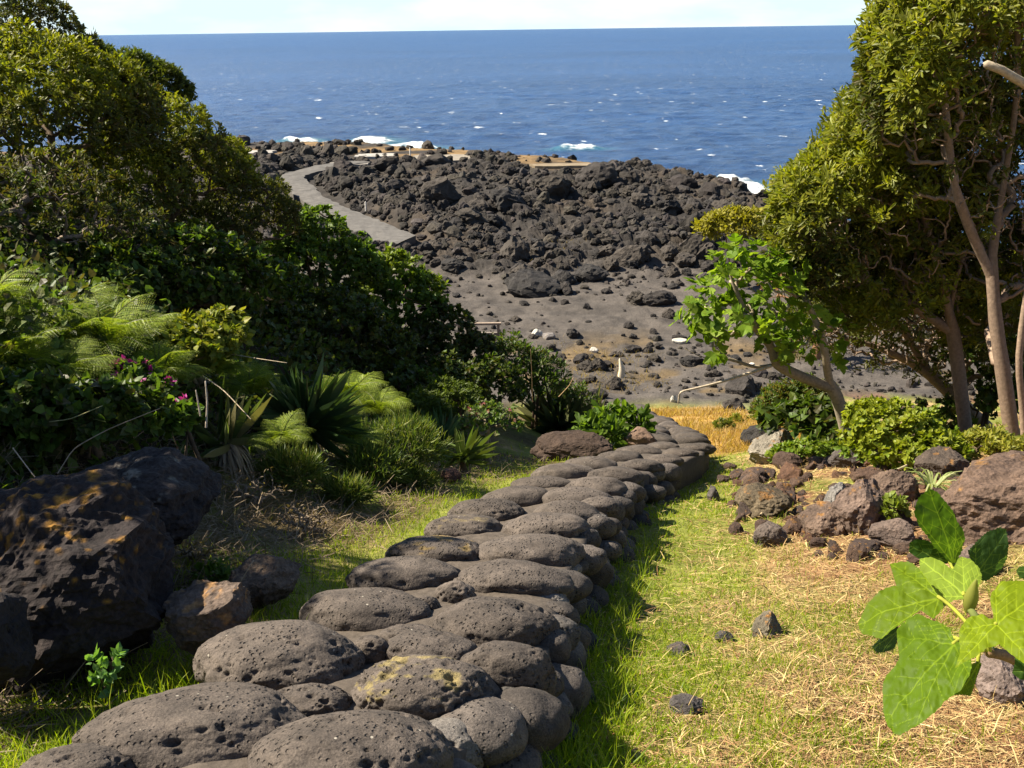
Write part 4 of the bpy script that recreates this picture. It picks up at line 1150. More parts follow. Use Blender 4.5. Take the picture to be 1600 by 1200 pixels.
# ---- fig tree in the middle distance
FT = trunk([(1335, 676), (1312, 630), (1295, 595), (1290, 560), (1285, 530)], [11.0, 11, 10.9, 10.8, 10.8])
F1 = limb(FT[5], [(1250, 588), (1212, 570), (1205, 540), (1170, 500), (1140, 430)], [10.8, 10.7, 10.7, 10.6, 10.6])
F2 = limb(F1[6], [(1180, 575), (1140, 560), (1100, 560), (1070, 545)], [10.7, 10.6, 10.6, 10.6])
F3 = limb(FT[-1], [(1270, 490), (1250, 450), (1240, 420)], [10.8, 10.7, 10.7])
shrub('fig_tree', 'small fig tree with pale crooked branches and scattered broad leaves, before the lava', 'tree',
      [pb(1150, 440, 10.6, 52, 52, .5), pb(1185, 480, 10.6, 72, 56, .6), pb(1110, 515, 10.6, 50, 42, .45), pb(1240, 530, 10.7, 80, 44, .5), pb(1215, 450, 10.7, 45, 50, .4), pb(1095, 480, 10.6, 26, 40, .4)], base=FT[0], seed=64, n=150, k=5, L=.125, tmpl=FIG,
      cols=[(.09, .16, .012), (.14, .22, .018), (.20, .27, .03)], trunks=[FT, F1, F2, F3], wood=(.30, .245, .17), nb=90, tip=.0075, mat=M_leaf_big, up=.6, inner=.7, flat_bottom=-.9, spread=(.6, 1.5))
# fallen log and pale dead branch
mb = MB(); q = np.array([G(1330, 668) + [0, 0, .25], G(1400, 650) + [0, 0, .3], G(1470, 668) + [0, 0, .18]]); q = bez(q[0], q[1], q[2], 9); tube(mb, q, np.linspace(.05, .09, 9), 8, (.06, .04, .03))
o = mb.build('fallen_log', M_bark, None, True); tag(o, 'dark fallen log lying in the undergrowth behind the bright weeds', 'log')


def stick(name, label, px, ys, r0, r1, c, group=None, lift=.0):
    pts = np.array([P(u, v, y_) if y_ else G(u, v) + [0, 0, lift] for (u, v), y_ in zip(px, ys)])
    t_ = np.linspace(0, len(pts) - 1, (len(pts) - 1) * 4 + 1); i_ = np.minimum(t_.astype(int), len(pts) - 2); f_ = (t_ - i_)[:, None]
    q = pts[i_] * (1 - f_) + pts[i_ + 1] * f_; q[1:-1] = (q[:-2] + 2 * q[1:-1] + q[2:]) / 4
    mb = MB(); tube(mb, q, np.linspace(r0, r1, len(q)), 6, c); o = mb.build(name, M_bark, None, True); return tag(o, label, 'stick', group)


stick('dead_branch', 'bleached forked driftwood branch sticking out of the fig over the dark rocks', [(1205, 572), (1130, 596), (1090, 606), (1062, 612), (1060, 630)], [10.6, 10.5, 10.5, 10.5, 10.5], .016, .009, (.38, .31, .22))
stick('dead_branch', 'long straw-coloured stalk lying across the lower right straw', [(1330, 1118), (1400, 1130), (1460, 1142), (1525, 1165)], [0, 0, 0, 0], 0.0025, 0.0019, (.5, .42, .25), None, .015)
stick('twig', 'short pale twig leaning on the mossy rock of the heap', [(1188, 815), (1202, 790)], [0, 0], .01, .007, (.35, .27, .16), None, .05)
stick('twig', 'pale twig among the heap rocks beside the slim pale-leaved plant', [(1400, 748), (1420, 738), (1438, 728)], [0, 0, 0], .012, .009, (.42, .33, .22), None, .08)
stick('bare_stem', 'long thin dry stem arching over the shaded boulders at the left', [(90, 740), (115, 700), (170, 670), (250, 638)], [4.3, 4.4, 4.5, 4.6], 0.0031, 0.0019, (.32, .24, .16))
stick('bare_stem', 'yellowish curved stem pointing right over the shaded plants', [(70, 660), (110, 655), (160, 634)], [4.6, 4.6, 4.6], 0.0031, 0.0019, (.35, .32, .14))
stick('bare_stem', 'bare grey stem crossing the face of the orange-crusted boulder', [(20, 700), (50, 740), (72, 766)], [3.6, 3.5, 3.4], 0.0025, 0.0019, (.36, .28, .2))
stick('bare_stem', 'thin grey runner hanging between the two black boulders', [(115, 745), (160, 800), (228, 832)], [3.7, 3.5, 3.4], 0.0019, 0.0012, (.28, .23, .18))
stick('bare_stem', 'thin branching runner on the shaded soil above the rough rock', [(195, 845), (235, 880), (262, 905), (272, 930)], [3.6, 3.5, 3.45, 3.4], 0.0019, 0.0012, (.3, .24, .18))
stick('bare_stem', 'pale horizontal stem left of the large yucca leaves', [(355, 552), (400, 560), (448, 567)], [6.6, 6.5, 6.4], 0.0037, 0.0025, (.42, .34, .23))
stick('bare_stem', 'pale stem slanting down towards the dead yucca', [(318, 588), (350, 610), (392, 655)], [6, 5.8, 5.6], 0.0037, 0.0025, (.42, .34, .23))
stick('bare_stem', 'upright bleached stump beside the dead yucca', [(322, 668), (324, 630), (321, 596)], [5.1, 5.1, 5.1], 0.0056, 0.0037, (.5, .42, .33))
stick('bare_stem', 'bleached upright stalk left of the stump by the dead yucca', [(313, 650), (308, 620), (306, 610)], [5.1, 5.1, 5.1], 0.0043, 0.0031, (.5, .42, .33))
stick('dry_stalk', 'tall dry flower stalk rising from the dark yucca clump', [(832, 628), (831, 580), (829, 545)], [11.4, 11.4, 11.4], 0.0043, 0.0025, (.3, .2, .1))
stick('dry_stalk', 'leaning dry stalk over the sunlit yucca tips', [(873, 620), (890, 602), (896, 590)], [11.4, 11.4, 11.4], 0.0056, 0.0043, (.36, .24, .12))
stick('twig', 'brown dead weed stalk in the sunny grass left of the wall', [(516, 858), (530, 845), (548, 830)], [0, 0, 0], 0.0025, 0.0019, (.26, .18, .1), None, .06)
stick('twig', 'slanting pale twig leaning on the tan-flecked rock', [(360, 934), (378, 905), (396, 876)], [3.5, 3.5, 3.5], 0.0025, 0.0019, (.42, .33, .22))
stick('stake', 'thin dark stake standing in the grass below the small yuccas', [(694, 780), (694, 735)], [6.9, 6.9], 0.0037, 0.0037, (.03, .03, .03))

# ---- fig shoot in the foreground: every leaf its own part
def Z(x_, y_): return (1300 + x_ / 2.857, 740 + y_ / 2.857)


FIGL = [  # outline in photo space, junction, ribs, depth, tilt (px-plane gradient of depth), cup, colour
    ([(545, 408), (520, 392), (482, 352), (446, 312), (430, 285), (395, 240), (381, 190), (392, 160), (415, 125), (455, 84), (490, 98), (520, 135), (552, 178), (570, 225), (588, 250), (592, 300), (586, 345), (562, 390)], (545, 405), [(455, 88), (395, 215), (590, 300), (560, 180)], 1.62, (.2, -.35), .02, (.055, .11, .012)),
    ([(344, 372), (346, 330), (380, 306), (430, 304), (478, 340), (520, 380), (530, 400), (500, 405), (440, 395), (385, 388)], (528, 398), [(350, 345), (440, 315)], 1.66, (-.2, -.3), .02, (.035, .08, .012)),
    ([(640, 450), (604, 352), (640, 320), (690, 286), (740, 278), (772, 288), (786, 340), (780, 400), (750, 450), (692, 474), (660, 470)], (642, 448), [(774, 290), (782, 390), (640, 325)], 1.58, (-.3, -.4), .03, (.05, .10, .03)),
    ([(382, 345), (440, 350), (490, 375), (526, 412), (556, 414), (558, 370), (574, 350), (620, 372), (655, 410), (668, 450), (660, 500), (620, 545), (592, 556), (540, 560), (500, 590), (470, 540), (440, 490), (400, 440), (386, 410)], (592, 545), [(386, 352), (578, 355), (660, 440), (470, 540)], 1.45, (-.3, .75), .03, (.19, .27, .03)),
    ([(100, 620), (150, 540), (230, 487), (285, 482), (310, 470), (300, 440), (275, 410), (248, 370), (300, 368), (350, 380), (385, 410), (420, 460), (455, 515), (492, 566), (498, 590), (470, 630), (450, 648), (420, 622), (392, 606), (340, 640), (270, 680), (210, 706), (160, 680), (120, 662)], (476, 552), [(106, 622), (255, 375), (450, 640), (215, 700), (390, 420)], 1.42, (-.25, .6), .04, (.115, .18, .005)),
    ([(285, 690), (310, 650), (380, 612), (430, 640), (480, 665), (530, 700), (545, 745), (600, 765), (615, 810), (625, 850), (612, 905), (580, 945), (500, 1000), (440, 1050), (380, 1085), (310, 1110), (270, 1118), (230, 1080), (212, 1020), (215, 930), (235, 870), (270, 850), (296, 810), (290, 750)], (545, 762), [(222, 1062), (288, 715), (365, 1085), (480, 670), (610, 900)], 1.30, (-.3, .6), .04, (.095, .165, .005)),
    ([(545, 860), (568, 800), (566, 720), (572, 690), (600, 642), (660, 625), (705, 652), (724, 648), (708, 580), (712, 515), (760, 480), (857, 465), (905, 480), (935, 540), (940, 640), (920, 740), (880, 830), (857, 838), (800, 800), (745, 758), (700, 772), (640, 815), (580, 840)], (735, 675), [(920, 520), (560, 845), (880, 820), (580, 690), (730, 500)], 1.24, (-.3, .6), .03, (.17, .235, .006)),
    ([(560, 985), (590, 900), (625, 850), (655, 835), (668, 850), (650, 900), (636, 960), (628, 992), (600, 985)], (655, 845), [(580, 980), (625, 985)], 1.34, (0, .2), .02, (.12, .18, .015)),
    ([(190, 772), (222, 732), (240, 692), (285, 675), (300, 720), (290, 780), (250, 796), (215, 800)], (292, 700), [(195, 780), (240, 795)], 1.48, (.2, .2), .02, (.055, .10, .045)),
    ([(820, 900), (830, 830), (860, 815), (920, 840), (940, 900), (900, 930), (850, 925)], (930, 880), [(825, 890), (840, 830)], 1.3, (0, 0), .02, (.06, .12, .02)),
    ([(838, 440), (850, 420), (900, 410), (940, 440), (900, 480), (850, 470)], (930, 445), [(845, 440)], 1.6, (0, 0), .02, (.06, .12, .02))]


def onplane(x_, y_, dep, tilt, ref):
    u, v = Z(x_, y_); d = ray(u, v); r0 = Z(*ref)
    s_ = dep * (1 + tilt[0] * (u - r0[0]) / FPX * 1.8 - tilt[1] * (v - r0[1]) / FPX * 1.8)
    return d * s_


figp = np.array(onplane(705, 800, 1.33, (0, 0), (705, 800)))
gb = P(1700, 1010, 1.75); gb[2] = gz(gb[0], gb[1])
fig = thing('fig_shoot', 'big fig shoot of broad veined leaves in the lower right foreground', 'plant', gb)
mb = MB(); q = bez(gb, P(1690, 1000, 1.6), P(1600, 1038, 1.36), 10); q = np.concatenate([q, bez(q[-1], P(1575, 1022, 1.34), figp, 8)[1:]]); tube(mb, q, np.linspace(.014, .007, len(q)), 8, (.17, .10, .05))
q2 = bez(figp, np.array(onplane(690, 700, 1.40, (0, 0), (690, 700))), np.array(onplane(612, 600, 1.45, (0, 0), (612, 600))), 9); tube(mb, q2, np.linspace(.007, .005, 9), 8, (.10, .12, .03))
mb.build('stem', M_bark, fig, True, gb)
BUDP = np.array(onplane(612, 600, 1.45, (0, 0), (612, 600)))
for k, (ol, jn, ribs, dep, tilt, cup, cl_) in enumerate(FIGL):
    r = np.random.default_rng(900 + k)
    o_ = np.array(ol, float); nn = 240
    cl2 = np.concatenate([o_, o_[:1]]); d_ = np.concatenate([[0], np.cumsum(np.linalg.norm(np.diff(cl2, axis=0), axis=1))]); s_ = np.linspace(0, d_[-1], nn, endpoint=False)
    o_ = np.stack([np.interp(s_, d_, cl2[:, 0]), np.interp(s_, d_, cl2[:, 1])], 1)
    for _ in range(2): o_ = (np.roll(o_, 1, 0) + 2 * o_ + np.roll(o_, -1, 0)) / 4
    cen = o_.mean(0); jn_ = np.array(jn, float)
    o_ = o_ + nrm(o_ - cen) * (1.5 * np.sin(np.arange(nn) * 1.05) + r.normal(size=nn) * .5)[:, None]        # toothed edge
    RN = 56; fr = np.linspace(0, 1, RN) ** .9
    pts2 = cen[None, None] + (o_ - cen)[None] * fr[:, None, None]
    flat_ = pts2.reshape(-1, 2); size = np.linalg.norm(o_ - cen, axis=1).max()
    # veins: main ribs and their side veins
    dv = np.full(len(flat_), 1e9)
    for ri, rb in enumerate(ribs):
        a_ = jn_; b2 = np.array(rb, float); segs = [(a_, b2, 5.5 if ri == 0 else 4.0)]
        ab = b2 - a_; ln_ = np.linalg.norm(ab); per = np.array([-ab[1], ab[0]]) / ln_
        if ln_ > 110:
            for q in np.arange(.25, .95, .22):
                for sd in (-1, 1):
                    p0 = a_ + ab * q; segs.append((p0, p0 + ab / ln_ * size * .28 + per * sd * size * .34, 2.2))
        for a2, b3, wv in segs:
            e = b3 - a2; tt = np.clip(((flat_ - a2) @ e) / (e @ e), 0, 1); dd = np.linalg.norm(flat_ - a2 - tt[:, None] * e, axis=1)
            dv = np.minimum(dv, dd / (wv * (1 - .6 * tt)))
    vein = 1 - ss(.3, 1.15, dv)
    V = np.array([onplane(x_, y_, dep, tilt, jn) for x_, y_ in flat_])
    nv = nrm(np.cross(V[nn * (RN - 1) + 60] - V[0], V[nn * (RN - 1)] - V[0])[None])[0]
    if nv @ V[0] > 0: nv = -nv
    rr2 = np.linalg.norm(flat_ - jn_, axis=1) / size
    wob = .005 * fbm(flat_[:, 0] / 70 + k, flat_[:, 1] / 70, o=3, seed=6) - cup * .18 * (rr2 ** 2) - .0005 * vein
    V = V + nv[None] * wob[:, None]
    cl0 = np.asarray(cl_)[None] * (1 + .14 * fbm(flat_[:, 0] / 40 + k, flat_[:, 1] / 40, o=3, seed=8))[:, None]
    cl0 = cl0 * .8; C = mixv(cl0, np.minimum(np.asarray(cl_) * 1.5 + np.array([.09, .09, .01]), .5), vein * .5)
    i_ = np.arange(RN - 1)[:, None] * nn; j_ = np.arange(nn)[None]
    f_ = np.stack([i_ + j_, i_ + (j_ + 1) % nn, i_ + nn + (j_ + 1) % nn, i_ + nn + j_], -1).reshape(-1, 4)
    mb = MB(); mb.add(V, f_, C); lf = mb.build('leaf', M_leaf_big, fig, True, gb)
    jw = np.array(onplane(*jn, dep, tilt, jn)); tgt = figp if k in (4, 5, 6, 7, 8, 9) else BUDP
    if k < 9:
        mb = MB(); tube(mb, bez(tgt, (tgt + jw) / 2 + [0, .02, .012], jw + [0, .002, 0], 9), .0028, 6, (.26, .27, .03)); mb.build('petiole', M_bark, lf, True, gb)
mb = MB(); tube(mb, bez(BUDP - [0, 0, .006], BUDP + [0, 0, .02], BUDP + [0.004, 0, .045], 9), [.005, .008, .0095, .010, .0095, .008, .006, .004, .0015], 10, (.24, .25, .05)); mb.build('bud', M_leaf_big, fig, True, gb)

# ---------------------------------------------------------------- lava rocks on and round the flat
LR = []
for i in range(8):
    v, f = rock_shape(220 + i, 4, 1.5, 7); mb = MB(); mb.add(v, f, rock_cols(v, [(.036, .031, .028), (.044, .037, .030), (.030, .027, .025), (.050, .042, .035)][i % 4], i))
    o = mb.build('lava_rock', M_lava); LR.append(o.data); bpy.data.objects.remove(o)


def lava(c, s_, label, group=None, flat_=.75):
    o = bpy.data.objects.new('lava_rock', LR[int(rng.integers(0, 8))]); col.objects.link(o)
    o.location = c + np.array([0, 0, s_ * .25]); o.scale = (s_ * rng.uniform(.8, 1.3), s_ * rng.uniform(.8, 1.2), s_ * flat_ * rng.uniform(.75, 1.25)); o.rotation_euler = (rng.uniform(-.4, .4), rng.uniform(-.4, .4), rng.uniform(0, 6.3))
    return tag(o, label, 'rock', group)


for (u, v, w_, lab) in [(835, 440, 62, 'big black lava boulder at the upper edge of the ash flat'), (880, 435, 34, 'dark lava boulder right next to the biggest one on the ash flat edge'), (925, 425, 42, 'lava boulder with a long shadow at the top right of the ash flat'),
                        (1025, 466, 36, 'pyramid-shaped lava rock standing alone at the right of the ash flat'), (995, 464, 28, 'rough low lava rock left of the pyramid-shaped one'), (1044, 490, 22, 'rounded lava rock below the pyramid-shaped one'),
                        (982, 508, 15, 'small dark lava rock in the lower middle of the ash flat'), (885, 452, 24, 'flat lava rock just below the big boulders'), (882, 472, 14, 'small pointed lava rock in the centre of the ash flat'), (806, 498, 16, 'lava rock nearest the right end of the wooden rail'),
                        (842, 636, 30, 'dark rock at the foot of the flat right above the dry stalk'), (968, 646, 30, 'round rock at the left end of the golden grass'), (1010, 650, 26, 'dark rock standing in the left part of the golden grass'), (1145, 632, 34, 'dark rock at the right end of the golden grass'),
                        (1160, 605, 40, 'broad grey rock above the right end of the golden grass'), (1195, 680, 46, 'dark rock between golden grass and pale ledge')]:
    c = G(u, v + w_ * .25); lava(c, w_ / 2 * np.linalg.norm(c) / FPX * 1.1, lab)
k = 0
while k < 98:
    u = rng.uniform(700, 1240); v = rng.uniform(520, 645)
    if u < 700 + (v - 520) * 1.6: continue
    if v > 628 and u > 985: continue
    c = G(u, v); s_ = np.linalg.norm(c) / FPX * rng.choice([4, 6.5, 10, 15], p=[.4, .33, .19, .08])
    lava(c, s_, 'rough lava rock strewn between the ash flat and the golden grass', 'lava rocks strewn below the ash flat'); k += 1
k = 0
while k < 26:
    u = rng.uniform(660, 1080); v = rng.uniform(385, 440)
    c = G(u, v); lava(c, np.linalg.norm(c) / FPX * rng.choice([5, 8, 12]), 'dark lava rock along the ragged edge where the lava field meets the ash', 'lava rocks along the edge of the ash flat'); k += 1
k = 0
while k < 42:
    u = rng.uniform(690, 1100); v = rng.uniform(425, 520)
    c = G(u, v); s_ = np.linalg.norm(c) / FPX * rng.choice([2.5, 4, 7], p=[.5, .35, .15])
    lava(c, s_, 'small dark lava rock scattered on the smooth ash flat', 'small lava rocks on the ash flat'); k += 1
k = 0
while k < 112:
    u = rng.uniform(470, 1200); v = 262 + 175 * rng.random() ** .8
    c = G(u, v)
    if lava_mask(c[:1], c[1:2])[0] < .05 or pdist(c[:1], c[1:2], PATHC)[0][0] < 3.0: continue
    s_ = c[1] / 60 * (.55 if v < 285 else 1) * rng.choice([.25, .42, .65, 1.0], p=[.36, .34, .2, .1])
    lava(c, s_, 'jagged black lava block of the rugged field in front of the sea', 'lava blocks of the rugged field', .85); k += 1
# the countless smaller pieces: one mass of clinker
r = np.random.default_rng(321)
protos = {q: [rock_shape(260 + i, q, 1.7, 14) for i in range(8)] for q in (2, 3)}
mb = MB()


def rubble(x, y, s_, sub):
    g_ = ground(x, y)
    for i in range(len(x)):
        v_, f_ = protos[sub][int(r.integers(0, 8))]
        a_ = r.uniform(0, 6.3); ca, sa = math.cos(a_), math.sin(a_); sc = s_[i] * np.array([r.uniform(.8, 1.4), r.uniform(.7, 1.2), r.uniform(.6, 1.15)])
        v2 = np.roll(v_, int(r.integers(0, 3)), 1) * sc; v2 = np.stack([v2[:, 0] * ca - v2[:, 1] * sa, v2[:, 0] * sa + v2[:, 1] * ca, v2[:, 2]], 1) + [x[i], y[i], g_[i] + sc[2] * .3]
        mb.add(v2, f_, np.array([.034, .030, .027]) * r.uniform(.55, 1.6) * np.array([1, r.uniform(.92, 1.0), r.uniform(.82, 1.0)]))


def rpts(n, y0, y1, fn):
    yy_ = r.uniform(y0, y1, n); xx_ = yy_ * r.uniform(-.36, .56, n); k_ = r.random(n) < fn(xx_, yy_); return xx_[k_], yy_[k_]


x, y = rpts(9000, 36, 100, lambda x, y: ss(.05, .5, lava_mask(x, y)) * (pdist(x, y, PATHC)[0] > 2.2) * (coast_d(x, y) > -.5) * np.where((coast_d(x, y) < 6) & (y > 80), .3 * (x > -40), 1) * np.prod([np.hypot(x - a, y - b) > 3.2 for a, b in SLABS], 0))
rubble(x, y, y / 60 * .16 * np.exp(r.normal(size=len(x)) * .5), 3)
x, y = rpts(5000, 25, 48, lambda x, y: (1 - ss(.2, .6, lava_mask(x, y))) * (ss(.0, .4, fbm(x / 3, y / 3, o=3, seed=97)) * .5 + .5 * (1 - ss(32, 36, y)) + .5 * ss(40, 44, y) + .05) * (x - xw(y) > -8) * (~((y < 27.5) & (x - xw(y) < 3))))
rubble(x, y, y / 36 * .055 * np.exp(r.normal(size=len(x)) * .55), 2)
pc = resample(PATHC, 400); k_ = r.integers(0, 400, 1500); an = r.uniform(0, 6.3, 1500); rd_ = r.uniform(1.75, 6, 1500); x = pc[k_, 0] + np.cos(an) * rd_; y = pc[k_, 1] + np.sin(an) * rd_
ok = (pdist(x, y, PATHC)[0] > 1.75) & (coast_d(x, y) > 0) & (y > 44); x, y = x[ok], y[ok]; rubble(x, y, y / 60 * .17 * np.exp(r.normal(size=len(x)) * .5), 3)
o = mb.build('lava_rubble', M_lava); tag(o, kind='stuff')
for u, v, s_, lab in [(838, 524, (.22, .14, .16), 'white block lying on the lower ash flat'), (928, 551, (.15, .12, .14), 'small white stone at the lower edge of the ash flat'), (1062, 535, (.3, .16, .10), 'pale flat stone on the ash near the fig leaves'),
                      (1174, 573, (.14, .1, .1), 'white fragment between the fig branches'), (1053, 628, (.10, .08, .14), 'pale pebble at the top edge of the golden grass')]:
    c = G(u, v); rock('pale_stone', lab, 'stone', c + [0, 0, s_[2] * .4], s_, int(u), (.42, .39, .34), 3, 1.0)
c = G(852, 528); rock('grey_stone', 'grey rounded stone touching the white block', 'stone', c + [.12, 0, .06], (.26, .2, .15), 77, (.2, .18, .17), 3, .6)
c = G(970, 590); mb = MB(); tube(mb, np.array([c, c + [.03, 0, .3], c + [-.05, 0, .6]]), [.12, .1, .03], 7, (.55, .47, .34)); o = mb.build('stump', M_bark, None, True); tag(o, 'pale broken stump standing among the rocks above the golden grass', 'stump')

# rail, post and slabs
def box(mb, c, s_, cc_, rot=0):
    v = np.array([(x_, y_, z_) for x_ in (-1, 1) for y_ in (-1, 1) for z_ in (-1, 1)]) * np.asarray(s_) / 2
    cr, sr = math.cos(rot), math.sin(rot); v = np.stack([v[:, 0] * cr - v[:, 1] * sr, v[:, 0] * sr + v[:, 1] * cr, v[:, 2]], 1)
    mb.add(v + c, np.array([(0, 1, 3, 2), (4, 6, 7, 5), (0, 4, 5, 1), (2, 3, 7, 6), (0, 2, 6, 4), (1, 5, 7, 3)]), cc_)


c = G(779, 533); root = thing('wooden_rail', 'weathered wooden rail on a post half hidden by the slope', 'railing', c)
top_ = P(779, 507, c[1])
for q in (0., -1.4):
    mb = MB(); box(mb, c + [q, 0, (top_[2] - c[2]) / 2 - .1], (.09, .09, top_[2] - c[2] + .2), (.20, .15, .11)); mb.build('post', M_wood, root, loc=c)
mb = MB(); box(mb, np.array([c[0] - .75, c[1], top_[2] + .035]), (1.7, .14, .07), (.26, .20, .15)); mb.build('rail', M_wood, root, loc=c)
mb = MB(); box(mb, np.array([c[0] - .75, c[1] + .2, c[2] + .12]), (1.5, .12, .3), (.2, .17, .14)); mb.build('kickboard', M_wood, root, loc=c)
for u, v, h_, lab in [(572, 332, .62, 'thin white marker post beside the near end of the grey path'), (641, 246, .8, 'short pale post on the shore by the concrete slabs')]:
    c = G(u, v); mb = MB(); tube(mb, np.array([c - [0, 0, .1], c + [0, 0, h_]]), .05, 8, (.5, .47, .42)); o = mb.build('marker_post', M_wood, None, True); tag(o, lab, 'post')
for u, v, w_, dp, cc_, lab in [(690, 246, 5.2, 4.5, (.22, .19, .15), 'wide tan concrete slab on the shore right of the pale post'), (588, 242, 3.6, 2.6, (.30, .28, .25), 'pale concrete slab on the shore just below the surf'), (400, 237, 3.4, 2.6, (.30, .28, .25), 'pale concrete slab at the left end of the shore'),
                               (890, 257, 6.0, 1.8, (.20, .155, .10), 'tan concrete strip along the shore at the right'), (545, 255, 3.4, 2.0, (.2, .18, .155), 'pale concrete landing at the far end of the grey path')]:
    c = onland(u, v, .2); mb = MB(); n_ = 20; a_ = np.arange(n_) / n_ * 6.283
    rad = 1 + .12 * np.cos(4 * a_) * -1 + .06 * rng.normal(size=n_)
    V = np.concatenate([np.stack([c[0] + np.cos(a_) * w_ / 2 * rad, c[1] + np.sin(a_) * dp / 2 * rad, np.full(n_, c[2] + hz)], 1) for hz in (.0, -2.2)])
    mb.add(V, [np.arange(n_)[None], np.array([(q, q + n_, (q + 1) % n_ + n_, (q + 1) % n_) for q in range(n_)])], cc_)
    o = mb.build('concrete_slab', M_concrete); tag(o, lab, 'slab')

# ---------------------------------------------------------------- ground cover
def scatter(n, r0, r1, a0, a1, r):
    rad = np.exp(r.uniform(math.log(r0), math.log(r1), n)); a = np.radians(r.uniform(a0, a1, n)); return rad * np.sin(a), rad * np.cos(a)


def grass_patch(n, r0, r1, a0, a1, dens, h0, h1, cols, seed, wid=.0035):
    r = np.random.default_rng(seed); x, y = scatter(n, r0, r1, a0, a1, r); p_ = dens(x, y); kp = r.random(n) < p_; x, y = x[kp], y[kp]; n = len(x)
    B = np.stack([x, y, ground(x, y) - .005], 1); D = rdir(n, 1.9, r); Nn = rdir(n, 0, r); dist = np.hypot(x, y)
    return B, D, Nn, r.uniform(h0, h1, n) * (.6 + .8 * r.random(n)), palette(n, cols, r), wid * r.uniform(.7, 1.3, n) * np.maximum(1, dist / 5)


def tt_(x, y): return x - xw(y)


def wedge(y): return np.interp(y, [1.9, 2.24, 2.65, 3.16, 3.64, 4.27, 5.14, 6.11, 7.1, 8.5, 10., 11.4, 15, 23], [.45, .5, .53, .45, .44, .43, .41, .39, .39, .45, .48, .42, .36, .2])


def d_right(x, y):
    e = tt_(x, y) - wedge(y); pn = fbm(x * 1.3, y * 1.3, o=4, seed=42)
    g_ = ss(-.2, .3, pn + .55 * (1 - ss(.3, 1.4, e)) - .15 * ss(1.4, 2.6, e)) * (e > .0) * (1 - ss(12.5, 13.5, y)) * (1 - ss(.6, 1.5, e - 1.5 * (1 - ss(3.6, 6.0, y))))
    return g_ * (.25 + .75 * ss(-.3, .15, fbm(x * 5, y * 5, o=3, seed=98)))


def d_left(x, y):
    e = -tt_(x, y) - wedge(y); bk = (-2.9 + .24 * np.minimum(y, 13)) - x
    return (e > .0) * (1 - ss(-.35, .25, bk)) * (1 - ss(11, 12.5, y)) * (.08 + .92 * ss(.0, .35, fbm(x * 1.6, y * 1.6, o=3, seed=91) + .55 * (1 - ss(.2, .6 + .5 * ss(4, 5.5, y), e))))


GR = [(.17, .24, .008), (.24, .31, .010), (.32, .34, .03), (.11, .18, .008)]
mb = MB()
for args in [(145000, 2.0, 13.5, -14, 44, d_right, .03, .06, GR, 71), (16000, 2.0, 6, -10, 14, lambda x, y: (tt_(x, y) - wedge(y) > 0) * (tt_(x, y) - wedge(y) < .28) * .8, .07, .13, GR, 72),
             (90000, 2.0, 12.5, -40, 6, d_left, .03, .07, GR, 73), (12000, 2.2, 7, -32, 4, lambda x, y: (-tt_(x, y) - wedge(y) > 0) * (-tt_(x, y) - wedge(y) < .22) * .8, .07, .14, GR, 74)]:
    B, D, Nn, H, C, W_ = grass_patch(*args); leaves(mb, BLADE, B, D, Nn, H, C, W=W_)
o = mb.build('grass', M_grass); tag(o, kind='stuff')


def d_straw(x, y):
    e = tt_(x, y) - wedge(y); return (e > .05) * (1 - ss(12.5, 13.5, y)) * (.25 + .75 * ss(.2, 1.0, e)) * (1 - .5 * d_right(x, y)) * (1 - .75 * ss(.7, 1.1, e) * ss(5, 6, y) * ss(-.25, .1, fbm(x * 2.1, y * 2.1, o=4, seed=95)))


r = np.random.default_rng(75); x, y = scatter(150000, 2.0, 13.5, -8, 50, r); kp = r.random(len(x)) < d_straw(x, y); x, y = x[kp], y[kp]; n = len(x)
B = np.stack([x, y, ground(x, y) + r.uniform(.0, .02, n)], 1); D = rdir(n, 0, r); D[:, 2] *= .22; D = nrm(D)
D[:, 2] -= .31 * D[:, 1] * 1.0
mb = MB(); dist = np.hypot(x, y)
leaves(mb, STRAW, B, D, np.tile([0, .25, 1.], (n, 1)) + .3 * rdir(n, 0, r), r.uniform(.03, .10, n), palette(n, [(.50, .37, .15), (.58, .46, .21), (.38, .24, .10), (.26, .13, .06), (.20, .10, .05)], r), W=.0026 * r.uniform(.5, 1.6, n) * np.maximum(1, dist / 4))
x, y = scatter(70000, 2.0, 10, -36, 4, r); bk = (-2.9 + .24 * np.minimum(y, 13)) - x; kp = (r.random(len(x)) < .8 * ss(-1.1, -.3, bk) * (1 - ss(.3, 1.0, bk)) * (-tt_(x, y) - wedge(y) > .12)); x, y = x[kp], y[kp]; n = len(x)
D = rdir(n, .3, r); D[:, 2] *= .4
leaves(mb, STRAW, np.stack([x, y, ground(x, y) + r.uniform(0, .03, n)], 1), nrm(D), rdir(n, 1, r), r.uniform(.04, .16, n), palette(n, [(.19, .14, .09), (.14, .10, .065), (.26, .20, .13)], r), W=.004)
o = mb.build('straw', M_straw); tag(o, kind='stuff')


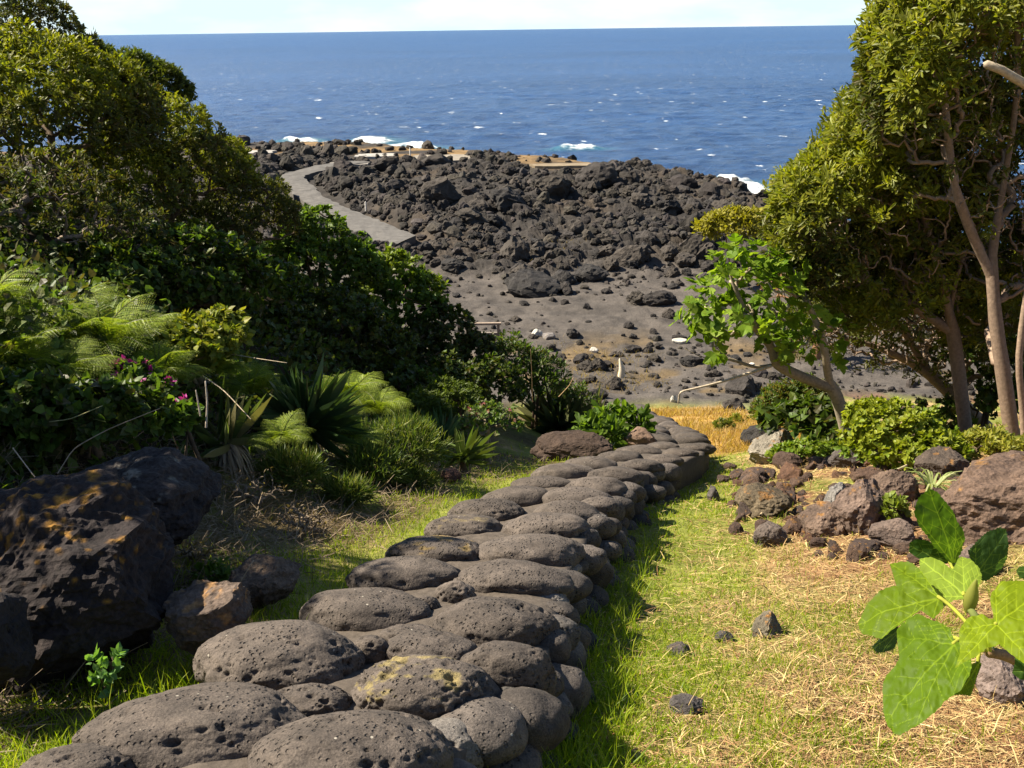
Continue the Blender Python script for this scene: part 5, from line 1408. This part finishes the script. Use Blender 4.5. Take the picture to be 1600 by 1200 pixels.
def d_gold(x, y):
    e = tt_(x, y) - wedge(y); return ss(12.8, 13.6, y + .5 * vn(x, y, seed=4)) * (1 - ss(24.5, 26.5, y + 1.2 * vn(x / 2, y / 2, seed=5))) * ss(.15, .45, e) * (1 - ss(1.9, 2.7, e + .5 * vn(x, y / 2, seed=94))) * ss(-.45, -.1, fbm(x / 1.2, y / 2, o=3, seed=92))


B, D, Nn, H, C, W_ = grass_patch(60000, 12.5, 27, 4, 26, d_gold, .08, .17, [(.34, .22, .075), (.30, .18, .05), (.42, .30, .11)], 76, .004)
mb = MB(); leaves(mb, BLADE, B, D, Nn, H, C, W=W_)
for u, v, rr2, m in [(935, 565, 1.0, 140), (905, 570, .9, 90), (950, 600, 1.0, 150), (915, 600, .8, 110), (1005, 595, .7, 90), (880, 545, .8, 50), (870, 395, 2.2, 120), (990, 560, .7, 60)]:
    c = G(u, v); r = np.random.default_rng(u); x = c[0] + r.normal(size=m) * rr2 * .6; y = c[1] + r.normal(size=m) * rr2 * .7
    leaves(mb, BLADE, np.stack([x, y, ground(x, y)], 1), rdir(m, 1.2, r), rdir(m, 0, r), r.uniform(.15, .3, m), palette(m, [(.30, .21, .08), (.24, .17, .08)], r), W=.012)
o = mb.build('dry_golden_grass', M_grass); tag(o, kind='stuff')

# creeper carpeting the soil of the bank
r = np.random.default_rng(77); x, y = scatter(90000, 3.2, 18, -46, 8, r); bk = (-2.9 + .24 * np.minimum(y, 13)) - x
kp = r.random(len(x)) < ss(.05, .8, bk) * (1 - ss(15, 18, y)); x, y = x[kp], y[kp]; n = len(x)
hh = .03 + .30 * r.random(n) ** 1.6 * ss(.3, 1.2, bk[kp]) * (.5 + .9 * ss(-.3, .4, fbm(x * 1.4, y * 1.4, o=3, seed=93)))
mb = MB(); leaves(mb, IVY, np.stack([x, y, ground(x, y) + hh], 1), rdir(n, .2, r), rdir(n, 1.4, r), r.uniform(.035, .08, n), palette(n, DEEP + DEEP + MID + [(.09, .07, .03)], r))
o = mb.build('creeper', M_leaf); tag(o, kind='stuff')
